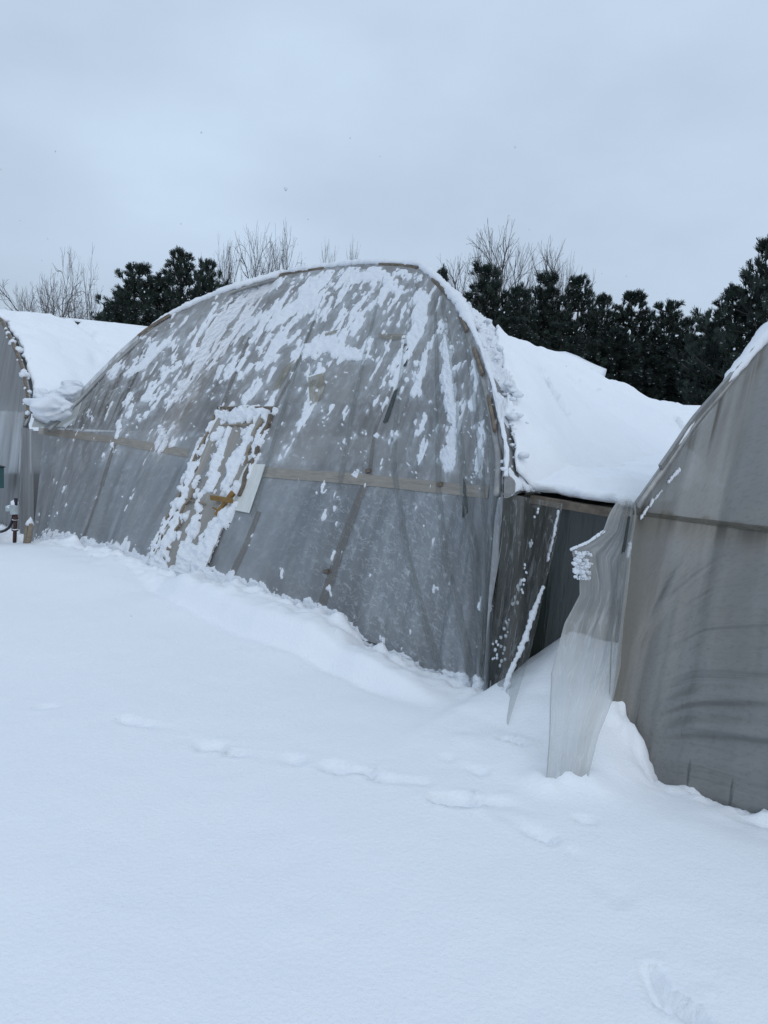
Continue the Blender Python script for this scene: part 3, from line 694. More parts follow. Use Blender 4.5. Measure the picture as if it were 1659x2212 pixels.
for (x,y,ta) in((1150,1170,.2),(1163,1108,.2),(1140,1230,.15),(1128,1270,.14),(1122,1300,.13),(1100,1340,.1),(1093,1370,.08),(1080,1395,.05),(1096,1400,.08),(1076,1420,.04),(1090,1428,.06),(1135,1250,.14)):
    for k_ in range(4):
        s_=.006+.006*rs.rand(); V,Fc=lump_mesh(hit_tau(x+rs.randn()*4,y+rs.randn()*6,ta)-n*.03,s_,s_*.6,s_*1.3,k_+int(x),AX,1,.6); mb.add(V,Fc)
tag(mb.build('snow_line',M['crust'],None,True),'thin line and spots of snow clinging to the clear flap in front of the dark gap','snow line',None,'stuff')
# ------------------------------------------------------------------ right house
rhouse=empty('greenhouse',Wp(WID+3.8,1.,0)); 
tag(rhouse,'dark brown-grey plastic greenhouse cut by the right edge, rippled sheeting','greenhouse','collapsed greenhouses in a row')
archr=[(1370,1092),(1385,1072),(1410,1036),(1450,980),(1500,905),(1550,850),(1600,790),(1659,718)]
B=[rowc(hit_lean(a,b,1.22,1.25)) for a,b in archr]
t0r=B[0][0]
for t_,z_ in((.75,2.62),(1.2,2.87),(1.8,3.08),(2.5,3.18),(3.2,3.18),(3.9,3.06),(4.5,2.85),(5.0,2.5),(5.5,2.0),(5.8,1.6),(5.95,1.25)):
    B.append((t0r+t_,max(0,1.22*(z_-1.25)),z_))
B=np.array(B)
FR=Front(B,t0r,t0r+5.95,420,330,powr=1.5,seed=4,rip=.06)
X,Y=FR.X,FR.Y
barr=np.interp(X,[1360,1659,3000],[1100,1142,1330]); rel=Y-barr
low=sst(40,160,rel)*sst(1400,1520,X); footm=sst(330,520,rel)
band=np.exp(-(np.maximum(rel+14*vn(X/22.,X*0,2),0)/38.)**2)*sst(-5,1,rel+14*vn(X/22.,X*0,2))
warm=np.clip(.25+1.*band+.3*sst(1450,1330,X)+.25*sst(0,200,rel)*sst(1500,1350,X),0,1)
dirt=np.clip(.15+.9*sst(1659,1500,X)*sst(-60,-250,rel)+.75*band+.9*sst(.90,.97,FR.V)*(rel<0)+.5*sst(.82,.95,FR.V)*(rel<0),0,1)
z0=np.zeros_like(X)
mesh('end_wall',FR.P.reshape(-1,3),gridfaces(FR.NU,FR.NV),M['film_r'],rhouse,True,np.stack([FR.U,FR.V],-1).reshape(-1,2),{'warm':warm,'dirt':dirt,'low':low,'foot':footm,'frost':z0})
ribbon(FR,[(1364,1107),(1450,1118),(1560,1132),(1670,1146)],9,13,.006,'hip_board',M['band_r'],rhouse)
mb=MB(); mb.box(Wp(t0r+.1,.75,1.2),Wp(t0r+5.85,.75,1.2),.03,.09); mb.build('hip_board',M['board'],rhouse)
rear_wall(lambda t_,q:1.2+0*t_,t0r,t0r+5.95,rhouse)
ar=resample(B,90); mb=MB(); mb.tube(list(Wp(ar[:,0],ar[:,1]+.03,ar[:,2]-.01)),.024,8); mb.build('hoop',M['steel'],rhouse,True)
bq=Wp(ar[:,0],ar[:,1]-.014,ar[:,2]+.0)
mb=MB()
for i in range(3,60): mb.box(bq[i],bq[i+1],.02,.035,side=(0,0,1))
mb.build('batten',M['steel'],rhouse)
mb=MB(); mb.box(Wp(t0r+.12,.6,-.35),Wp(t0r+.12,.6,1.2),.07,.07,side=d); mb.build('corner_post',M['wood'],rhouse)
mb=MB(); mb.box(Wp(t0r+5.83,.6,-.35),Wp(t0r+5.83,.6,1.2),.07,.07,side=d); mb.build('corner_post',M['wood'],rhouse)
# dark slit where the sheet has come off the post
P=[];sl=[(1356,1115,1362),(1350,1150,1357),(1343,1190,1350),(1336,1230,1342),(1330,1270,1335),(1325,1310,1331),(1321,1360,1325),(1318,1420,1321),(1316,1500,1318)]
for k_ in range(3):
    for (a,b,c) in sl: 
        x=a+(c-a)*k_/2; P.append(hit_tau(x,b,-.022 if k_!=1 else -.02))
sheet('tear',P,3,len(sl),M['dark'],rhouse)
sheet('side_sheet',[Wp(t0r+.0-.01*math.sin(b*9),.0+b,z) for b in np.linspace(0.01,17,60) for z in np.linspace(1.25,-.4,12)],60,12,M['film_r'],rhouse)
atr=lambda t:np.interp(t-t0r,np.maximum.accumulate(ar[:,0])-t0r,ar[:,1])
hr_tau=[0,2.4,4.,7.,10,18]; hr_z=[3.18,3.18,2.7,2.2,1.8,1.6]
fr_=roof_fn(t0r+2.97,2.97,hr_tau,hr_z,atr,zvm,ar)
T,TA,Zz=roof_grid(fr_,atr,t0r+.06,t0r+5.95,90,60,.1,17,0,0,'',None); Nn=T.size
mesh('roof_sheet',Wp(T,TA,Zz).reshape(-1,3),gridfaces(90,60),M['white'],rhouse,True,np.stack([T.ravel()/6,TA.ravel()/18],1),{'warm':np.full(Nn,.5),'dirt':np.full(Nn,.3),'low':np.zeros(Nn),'foot':np.zeros(Nn),'frost':np.zeros(Nn)})
T,TA,Zz=roof_grid(fr_,atr,t0r+.2,t0r+5.9,110,100,.14,16.8,.02,1.,'',None,jagv=.1,seed=4)
snow_shell(T,TA,Zz,np.full(T.shape,.05)+.12*sst(.1,.9,TA-atr(T)),'snow_blanket','snow lying on the roof of the greenhouse at the right edge','snow on the greenhouse roofs',4)
ar2=resample(B,300); bb=Wp(ar2[:,0],ar2[:,1]+.03,ar2[:,2]+.028); i2=np.arange(300); ss=(i2>14)&(i2<200)
Xr,Yr=proj(bb)
rr_=np.interp(Xr,[1380,1420,1450,1480,1540,1580,1659],[.004,.012,.012,.018,.01,.03,.05])
edge_snow(bb[ss],rr_[ss],'snow_ridge','thin roll of snow along the arch edge of the right-hand greenhouse',6,'crust')
mb=MB()
for (x0,y0,x1,y1,w_) in((1462,1015,1440,1040,.010),(1425,1060,1402,1088,.006),(1395,1095,1380,1118,.007),(1356,1175,1352,1200,.010),(1405,1080,1400,1092,.008)):
    for k_ in range(10):
        a=k_/9; s_=w_*(.7+.7*rs.rand()); V,Fc=lump_mesh(FR.on(x0+(x1-x0)*a,y0+(y1-y0)*a,.012),s_,s_*.7,s_*1.3,k_+int(x0),AX,1,.6); mb.add(V,Fc)
tag(mb.build('snow_bits',M['crust'],None,True),'bits of snow caught on the corner folds of the right-hand greenhouse','snow bits',None,'stuff')
# torn sheet hanging off the corner
Lf=[hit_tau(1335,1082,.0),hit_tau(1318,1110,-.03),hit_tau(1305,1148,-.05),hit_tau(1270,1172,-.10),hit_tau(1236,1186,-.16),hit_tau(1243,1215,-.16),hit_tau(1254,1245,-.14),hit_tau(1254,1285,-.14),hit_tau(1236,1320,-.17),hit_tau(1222,1345,-.24),hit_tau(1207,1400,-.33),hit_tau(1193,1455,-.43),hit_tau(1190,1520,-.56),hit_tau(1188,1600,-.68),ground_pt(1181,1688,.02)]
Rf=[hit_tau(1372,1085,-.01),hit_tau(1376,1112,-.02),hit_tau(1368,1170,-.03),hit_tau(1359,1250,-.04),hit_tau(1348,1340,-.06),hit_tau(1342,1440,-.17),hit_tau(1324,1510,-.3),hit_tau(1292,1590,-.47),ground_pt(1268,1690,.02)]
Lr=resample(np.array(Lf),60);Rr2=resample(np.array(Rf),60)
# sharper outline than the smoothing leaves
def lin(P,N):
    P=np.array(P); s_=np.r_[0,np.cumsum(np.linalg.norm(np.diff(P,axis=0),axis=1))];s_/=s_[-1];u_=np.linspace(0,1,N); return np.stack([np.interp(u_,s_,P[:,k_]) for k_ in range(3)],1)
Q=flapgrid(lin(Lf,90),lin(Rf,90),46,90,-.03,5,.03)
q=np.array(Q); nfl=46*90; warm=np.full(nfl,.5)
fl_o=sheet('torn_sheet',Q,46,90,M['clear2'],rhouse); mb=MB(); mb.tube(list(lin(Lf,60)-n*.004),.0035,6); mb.build('hem',M['clear2'],fl_o)
fl_o['label']='torn clear plastic sheet hanging loose to the snow'
mb=MB()
edge=rp(Lf[2:5],40)
for i in range(40):
    s_=.006+.006*rs.rand(); V,Fc=lump_mesh(edge[i]-n*.01,s_,s_*.6,s_*.9,i,AX,1,.5); mb.add(V,Fc)
for k_ in range(90):
    a,b=rs.rand(),rs.rand(); x=1243+a*40*(1-.3*b)+b*8; y=1190+b*60; s_=.003+.010*rs.rand()**2
    V,Fc=lump_mesh(hit_tau(x,y,-.17+.1*a)-n*.035,s_*(.6+1.4*rs.rand()),s_*.4,s_*(.5+rs.rand()),k_+9,AX,2,1.1); mb.add(V,Fc)
tag(mb.build('snow_bits',M['crust'],None,True),'white snow flecks stuck to the pointed corner of the torn hanging sheet','snow bits',None,'stuff')
# ------------------------------------------------------------------ left house
lhouse=empty('greenhouse',Wp(-3.2,1.,0))
tag(lhouse,'snow-roofed greenhouse cut by the left edge, only one corner of its plastic end in view','greenhouse','collapsed greenhouses in a row')
archl=[(0,690),(22,735),(45,792),(57,850),(63,900),(60,935)]
GL=-.16
Lq=[rowc(hit_lean(a,b,.6,1.25)) for a,b in archl]
pts=[(GL-5.9,0.,1.25),(GL-5.75,.3,1.6),(GL-5.4,.5,2.0),(GL-4.9,.7,2.35),(GL-4.2,.8,2.56),(GL-3.4,.84,2.63),(GL-2.9,.82,2.6)]
base_t=[p for p in Lq]
Lx=np.array(pts+[(min(GL-.02,p[0]),p[1],p[2]) for p in base_t])
Lx=Lx[np.argsort(Lx[:,0],kind='stable')]; Lx[-1]=(GL,0,1.25)
FLh=Front(Lx,GL-5.9,GL,300,200,powr=1.4,seed=6)
X,Y=FLh.X,FLh.Y; z0=np.zeros_like(X)
mesh('end_wall',FLh.P.reshape(-1,3),gridfaces(300,200),M['film_l'],lhouse,True,np.stack([FLh.U,FLh.V],-1).reshape(-1,2),{'warm':sst(960,900,Y)*.9,'dirt':np.full_like(X,.5),'low':z0,'foot':z0,'frost':z0})
al=resample(Lx,90); mb=MB(); mb.tube(list(Wp(al[:,0],al[:,1]+.03,al[:,2]-.01)),.024,8); mb.build('hoop',M['steel'],lhouse,True)
mb=MB(); bl=Wp(al[:,0],al[:,1]+.01,al[:,2]+.012)
for i in range(40,88): mb.box(bl[i],bl[i+1],.03,.035,side=(0,0,1))
mb.build('batten',M['batten'],lhouse)
mb=MB(); mb.box(Wp(GL-.12,.6,-.35),Wp(GL-.12,.6,1.2),.07,.07,side=d); mb.build('corner_post',M['wood'],lhouse)
mb=MB(); mb.box(Wp(GL-5.8,.6,-.35),Wp(GL-5.8,.6,1.2),.07,.07,side=d); mb.build('corner_post',M['wood'],lhouse)
# sheet bridging the narrow gap to the middle house
sheet('gap_sheet',[Wp(a,-.015+.05*abs(math.sin((a-GL)*22))+.02*float(vn(a*30,z*2,3)),z) for a in np.linspace(GL-.02,.03,18) for z in np.linspace(1.22,-.35,30)],18,30,M['film_l'],lhouse)
atl=lambda t:np.interp(t,np.maximum.accumulate(al[:,0]),al[:,1])
tml=GL-2.95
hl_tau=[0,1.5,2.4,3.4,5,8,12,18]; hl_z=[2.64,2.6,2.57,2.57,2.6,2.6,2.4,2.3]
fl_=roof_fn(tml,2.95,hl_tau,hl_z,atl,zvm,al)
T,TA,Zz=roof_grid(fl_,atl,GL-5.9,GL,90,60,.1,17,0,0,'',None); Nn=T.size
mesh('roof_sheet',Wp(T,TA,Zz).reshape(-1,3),gridfaces(90,60),M['white'],lhouse,True,np.stack([T.ravel()/6,TA.ravel()/18],1),{'warm':np.full(Nn,.5),'dirt':np.full(Nn,.3),'low':np.zeros(Nn),'foot':np.zeros(Nn),'frost':np.zeros(Nn)})
T,TA,Zz=roof_grid(fl_,lambda t:np.where(t<GL,atl(np.minimum(t,GL)),.2),GL-5.8,.02,150,150,.08,16.9,.02,1.,'',None,jagv=.08,seed=2)
rear_wall(fl_,GL-5.9,GL,lhouse)
thl=.17*(.4+.6*sst(0,.6,TA-np.where(T<GL,atl(np.minimum(T,GL)),.2)))
P3=Wp(T,TA,Zz+thl).reshape(-1,3); Xq,Yq=proj(P3); Xq=Xq.reshape(T.shape); Yq=Yq.reshape(T.shape)
for pts in([(165,690),(195,715),(222,742)],):
    for i in range(len(pts)-1):
        (ax,ay),(bx,by)=pts[i],pts[i+1]; dx,dy=bx-ax,by-ay; h=np.clip(((Xq-ax)*dx+(Yq-ay)*dy)/(dx*dx+dy*dy),0,1)
        thl=thl-.09*np.exp(-(np.hypot(Xq-ax-h*dx,Yq-ay-h*dy)/4.)**2)
thl=thl-.12*np.exp(-((Xq-208)/12.)**2-((Yq-775)/13.)**2)
thl=np.maximum(thl,.02)
snow_shell(T,TA,Zz,thl,'snow_blanket','smooth white snow sloping into the valley left of the centre greenhouse','snow on the greenhouse roofs',2)
mb=MB()
for i in range(45,89):
    for k_ in range(2):
        if rs.rand()<.42:
            s_=.012+.05*rs.rand()**2.5; V,Fc=lump_mesh(bl[i]+n*(-.04+.1*rs.rand())+d*(rs.rand()-.4)*.08,s_,s_,s_,i*3+k_,AX,1,.5); mb.add(V,Fc)
tag(mb.build('snow_clumps',M['crust'],None,True),'row of small snow lumps along the arch of the left-hand greenhouse','snow crumbs',None,'stuff')
# ------------------------------------------------------------------ broken slabs and lumps of snow (each a thing)
def slab(poly,depths,thick,name,label,dirn):
    """outline traced on the roof, extruded back; a bevelled block of snow"""
    import bmesh
    bm=bmesh.new(); vs=[bm.verts.new(tuple(at_depth(x,y,D))) for (x,y),D in zip(poly,depths)]
    fc=bm.faces.new(vs); ex=bmesh.ops.extrude_face_region(bm,geom=[fc]); vv=[e for e in ex['geom'] if isinstance(e,bmesh.types.BMVert)]
    bmesh.ops.translate(bm,verts=vv,vec=tuple(np.array(dirn)*thick))
    bmesh.ops.recalc_face_normals(bm,faces=bm.faces); bmesh.ops.triangulate(bm,faces=bm.faces)
    bmesh.ops.subdivide_edges(bm,edges=bm.edges,cuts=2,use_grid_fill=True)
    for v in bm.verts:
        q=np.array(v.co[:]); v.co=tuple(q+np.array([float(vn(q[0]*5,q[2]*5,1)),float(vn(q[1]*5,q[0]*5,2)),float(vn(q[2]*6,q[1]*6,3))])*.05)
    me=bpy.data.meshes.new(name); bm.to_mesh(me); bm.free(); o=link(name,me,M['roofsnow'],None,True); return tag(o,label,'snow slab','broken slabs of snow on the roofs')
slab([(1178,760),(1184,754),(1215,764),(1278,792),(1272,812),(1226,800),(1184,784)],[10.6]*7,.5,'snow_slab','wedge of broken snow lifted on the roof ridge below the dark pines',n)
slab([(1385,868),(1432,868),(1490,893),(1482,905),(1430,898),(1392,884)],[14.2]*6,.6,'snow_slab','long block of broken snow lying at the far end of the right roof slope',n)
slab([(1405,884),(1470,910),(1500,926),(1488,938),(1440,916)],[12.8]*5,.5,'snow_slab','flat block of broken snow in front of the far long block, near the right arch',n)
slab([(1430,874),(1505,876),(1512,884),(1470,890)],[19.]*4,1.2,'snow_slab','thin far sheet of snow touching the arch of the right greenhouse',n)
slab([(122,684),(220,694),(312,704),(305,716),(240,712),(160,694)],[14.6]*6,.8,'snow_slab','long thin raised slab of snow on the left roof below the bare trees',n)
def lump(X,Y,ta_,sx,sy,sz,label,seed):
    V,Fc=lump_mesh((0,0,0),sx,sy,sz,seed,AX,4,.95); c=hit_tau(X,Y,ta_); o=mesh('snow_lump',V,Fc,M['crust'],None,True); o.location=tuple(c)
    return tag(o,label,'snow lump','snow lumps in the left valley')
lump(112,880,.12,.27,.2,.11,'long flat snow lump overhanging the left corner of the centre greenhouse',3)
lump(90,858,.30,.15,.12,.10,'rough crumbly snow lump beside the arch foot of the left greenhouse',5)
lump(150,850,.45,.20,.16,.09,'rounded snow lump against the lower left edge of the centre arch',8)
lump(160,835,.75,.16,.14,.07,'smooth snow lump topmost of those in the left valley',12)
# ------------------------------------------------------------------ ground
sl=np.array([rowc(FM.on(a,b)) for a,b in snowl[1:]])
# foot of the walls: snow height against distance along the row
s_t=[];s_z=[]
for a,b in snowl: P=rowc(hit_tau(a,b+6,0.0)); s_t.append(P[0]); s_z.append(P[2])
gapp=[(1075,1455,.1),(1145,1432,VT),(1200,1392,VT),(1232,1372,VT)]
rline=[(1312,1503),(1325,1506),(1345,1535),(1365,1565),(1400,1640),(1425,1680),(1450,1698),(1485,1714),(1530,1722),(1600,1745),(1659,1764)]
for a,b in rline: P=rowc(hit_tau(a,b+4,-.01)); s_t.append(P[0]); s_z.append(P[2])
s_t=np.array(s_t);s_z=np.array(s_z); o_=np.argsort(s_t); s_t=s_t[o_];s_z=s_z[o_]
g_t=[];g_z=[]
for a,b,ta in gapp: P=rowc(hit_tau(a,b,ta)); g_t.append(P[0]); g_z.append(P[2])
print('wall snow',np.round(np.c_[s_t,s_z],2).tolist()); print('gap',g_t,g_z)
def axis(a,b,st,lo,hi,gr=1.16):
    c=list(np.arange(a,b+1e-6,st)); s_=st; x=c[-1]
    while x<hi: s_*=gr; x+=s_; c.append(x)
    s_=st; x=c[0]; pre=[]
    while x>lo: s_*=gr; x-=s_; pre.append(x)
    return np.array(pre[::-1]+c)
gx=axis(-5.6,2.9,.026,-400,400); gy=axis(1.0,9.3,.026,-60,500)
GX,GY=np.meshgrid(gx,gy,indexing='ij')
t=(GX-L0[0])*d[0]+(GY-L0[1])*d[1]; ta=(GX-L0[0])*n[0]+(GY-L0[1])*n[1]
Z=fbm(GX*.35,GY*.35,1,3)*.03+fbm(GX*1.4,GY*1.4,3,3)*.010+fbm(GX*7,GY*7,5,2)*.004
near=np.exp(-np.clip(-ta,0,9)/.9)
Z*=(1-.75*np.exp(-((-ta)/.25)**2))
sw=np.interp(t,s_t,s_z,left=.02,right=s_z[-1])
fall=np.interp(t,[5.5,6.,6.9,7.3],[.42,.3,.27,.42])
Z+=sw*np.where(ta<0,np.exp(-(np.clip(-ta,0,9)/fall)**1.3),1)
# crumbly foot texture close to the walls
Z+=(np.exp(-(np.clip(-ta,0,9)/.16)**2)*(fbm(GX*10,GY*10,2,4)*.085)+np.exp(-(np.clip(-ta,0,9)/.4)**2)*fbm(GX*5,GY*5,3,4)*.03)*((t<WID)|(t>t0r))
gz=np.interp(t,g_t,g_z,left=g_z[0],right=g_z[-1])
ing=sst(WID-.02,WID+.1,t)*sst(t0r+.03,t0r-.04,t)*sst(-1.1,-.4,ta)
gapz=gz*np.clip((ta+.45)/(VT+.45),0,1)**1.1
Z=np.where(ing>0,Z*(1-ing)+ing*(gapz+fbm(GX*4,GY*4,6,3)*.03+.02),Z)
def px(X,Y): return ground_pt(X,Y,0.)[:2]
def trench(pts,w,dep,rim=.25,Zz=None):
    global Z
    P=np.array([px(*p) for p in pts]); ds=np.full(GX.shape,1e9)
    for i in range(len(P)-1):
        a,b=P[i],P[i+1]; e=b-a; h=np.clip(((GX-a[0])*e[0]+(GY-a[1])*e[1])/(e@e+1e-9),0,1)
        ds=np.minimum(ds,np.hypot(GX-a[0]-h*e[0],GY-a[1]-h*e[1]))
    wob=1+.9*fbm(GX*9,GY*9,4,3); ds=ds*np.clip(wob,.4,2); dep=dep*np.clip(.6+1.6*vn(GX*5.5,GY*5.5,6),.1,1.4)
    Z=Z-dep*np.exp(-(ds/w)**4)+dep*rim*np.exp(-((ds-w*1.5)/(w*.5))**2)
# low ridge parallel to the wall
P=np.array([px(*p) for p in((330,1262),(400,1300),(560,1370),(700,1415),(850,1475),(1000,1532))])
e=np.full(GX.shape,1e9);sgn=np.zeros(GX.shape)
for i in range(len(P)-1):
    a,b=P[i],P[i+1]; v=b-a; h=np.clip(((GX-a[0])*v[0]+(GY-a[1])*v[1])/(v@v),0,1); ds=np.hypot(GX-a[0]-h*v[0],GY-a[1]-h*v[1]); m=ds<e
    e=np.where(m,ds,e); sgn=np.where(m,np.sign(v[0]*(GY-a[1])-v[1]*(GX-a[0])),sgn)
sd=e*sgn
endm=sst(330,430,proj(np.stack([GX,GY,0*GX],-1).reshape(-1,3))[0].reshape(GX.shape)) if False else 1.
ridge=np.where(sd>0,np.exp(-(sd/.75)**2)+.28*fbm(GX*11,GY*11,2,4)*sst(.03,.12,sd),np.exp(-(sd/.085)**2))
tt_=sst(.0,1.,t-2.1)*sst(WID+.1,WID-.7,t)*(ta<.1)*(.45+.55*sst(.0,-.28,ta))
Z+=.12*ridge*tt_-.035*np.exp(-((sd+.13)/.07)**2)*tt_
# drift banked up left of the door
Z+=.07*np.exp(-((t-1.6)/1.2)**2-((ta+.55)/.4)**2)
# animal track wandering across
for pts,w,dp in(([(95,1527),(120,1527)],.05,.02),([(262,1556),(300,1566),(345,1572),(395,1580)],.045,.035),([(400,1596),(440,1610),(480,1618)],.05,.04),([(490,1626),(560,1636),(640,1645)],.045,.035),
    ([(715,1655),(750,1664),(800,1672)],.05,.04),([(810,1684),(860,1690),(920,1696)],.04,.035),([(945,1728),(1010,1735)],.055,.06),([(1060,1735),(1110,1775),(1150,1800),(1190,1812)],.05,.035),
    ([(1100,1740),(1140,1755)],.05,.025),([(1250,1868),(1290,1900),(1340,1928)],.055,.05),([(1410,2105),(1430,2150),(1480,2180),(1510,2200)],.06,.06),
    ([(1010,1660),(1040,1670)],.05,.03),([(960,1640),(975,1640)],.035,.02),([(1255,1765),(1280,1770)],.04,.025),([(1225,1838),(1240,1845)],.03,.02),([(1090,1600),(1130,1615)],.05,.03),([(1345,1860),(1352,1862)],.02,.015),([(1385,1828),(1392,1829)],.015,.015)):
    trench(pts,w*.66,dp*.85,.2)
P_=np.array([px(1175,1690),px(1225,1688),px(1275,1690)]); ds=np.min([np.hypot(GX-p_[0],GY-p_[1]) for p_ in P_],0); Z+=.045*np.exp(-(ds/.09)**2)*(1+.8*vn(GX*12,GY*12,3))
# mound in front of the right corner
c=px(1300,1640); Z+=.03*np.exp(-((GX-c[0])**2+(GY-c[1])**2)/.18**2)
inside=(sst(.03,.14,t)*sst(WID-.03,WID-.14,t)+sst(t0r+.03,t0r+.14,t)*sst(t0r+5.92,t0r+5.8,t)+sst(GL-5.9,GL-5.8,t)*sst(GL-.03,GL-.14,t))*sst(.03,.12,ta)*sst(17.5,17.3,ta)
Z=Z*(1-inside)-.5*inside
far=sst(20,60,np.hypot(GX,GY)); Z=Z*(1-far)
mesh('ground',np.stack([GX,GY,Z],-1).reshape(-1,3),gridfaces(len(gx),len(gy)),M['snow'],None,True)
g=bpy.data.objects['ground']; tag(g,'wide field of fresh snow with a line of animal tracks','snow field',None,'structure')
for h_,a,b in((mhouse,.1,WID-.1),(rhouse,t0r+.1,t0r+5.8),(lhouse,GL-5.8,GL-.1)):
    sheet('floor',[Wp(x,y,.02) for x in np.linspace(a,b,12) for y in np.linspace(.1,17,30)],12,30,M['soil'],h_)
# ------------------------------------------------------------------ post, stake, cabinet at the left corner
ZC=lambda x,y:((x/6.1454)*.7373,(1280+y/6.1454)*.7373)
gp=lambda x,y,ta:hit_tau(*ZC(x,y),ta)
post=empty('hydrant',hit_tau(*ZC(268,1790),-.35)); tag(post,'dark pipe with snow-capped grey box and black hose standing in the snow','pipe stand')
tp_=-.35
mb=MB(); mb.tube([gp(262,1900,tp_),gp(272,1640,tp_),gp(281,1400,tp_)],.019,10); mb.tube([gp(270,1690,tp_),gp(271,1660,tp_)],.033,10); mb.tube([gp(277,1500,tp_),gp(278,1450,tp_)],.026,10)
mb.build('pipe',M['pipe'],post,True)
mb=MB(); mb.tube([gp(286,1230,tp_),gp(286,1105,tp_)],.018,8); mb.build('pipe_top',M['hose'],post,True)
mb=MB(); mb.tube([gp(270,1400,tp_),gp(268,1385,tp_),gp(268,1240,tp_),gp(269,1215,tp_)],[.03,.045,.045,.038],14); mb.box(gp(240,1290,tp_),gp(140,1292,tp_),.05,.055,side=(0,0,1)); mb.build('box',M['box'],post)
mb=MB(); mb.tube([gp(x,y,tp_-.01*k_) for k_,(x,y) in enumerate(((246,1400),(235,1470),(205,1560),(160,1635),(100,1680),(40,1703),(-60,1715),(-160,1740)))],.015,8); mb.build('hose',M['hose'],post,True)
mb=MB(); V,Fc=lump_mesh(gp(265,1205,tp_),.04,.04,.045,3,AX,2,.3); mb.add(V,Fc); V,Fc=lump_mesh(gp(185,1262,tp_),.055,.035,.02,4,AX,2,.3); mb.add(V,Fc)
for yy in(1490,1665): V,Fc=lump_mesh(gp(272,yy,tp_),.035,.035,.006,5,AX,2,.2); mb.add(V,Fc)
sc_=mb.build('snow_cap',M['crust'],post,True); sc_['kind']='stuff'
stake=empty('wooden_stake',hit_tau(*ZC(485,1930),-.25)); tag(stake,'short split wooden stake with pointed snow cap beside the pipe stand','stake')
mb=MB(); mb.box(gp(478,1960,-.25),gp(530,1560,-.25),.05,.06,side=n); mb.box(gp(500,1900,-.27),gp(560,1570,-.27),.03,.03,side=n); mb.build('post',M['wood'],stake)
mb=MB(); mb.tube([gp(533,1575,-.25),gp(540,1530,-.25),gp(550,1480,-.25),gp(552,1440,-.25)],[.045,.035,.016,.003],8); mb.build('snow_tip',M['crust'],stake,True)
cab=empty('cabinet',hit_tau(*ZC(0,900),-.12)); tag(cab,'small teal metal cabinet at the left edge, in front of the left greenhouse','cabinet')
mb=MB(); mb.box(gp(-130,520,-.1),gp(-130,890,-.1),.3,.12,side=n); mb.build('body',M['teal'],cab)
mb=MB(); mb.box(gp(-130,505,-.1),gp(-130,520,-.1),.33,.14,side=n); mb.build('lid',M['hose'],cab)
for e in (mhouse,rhouse,lhouse,post,stake,cab): adopt(e)
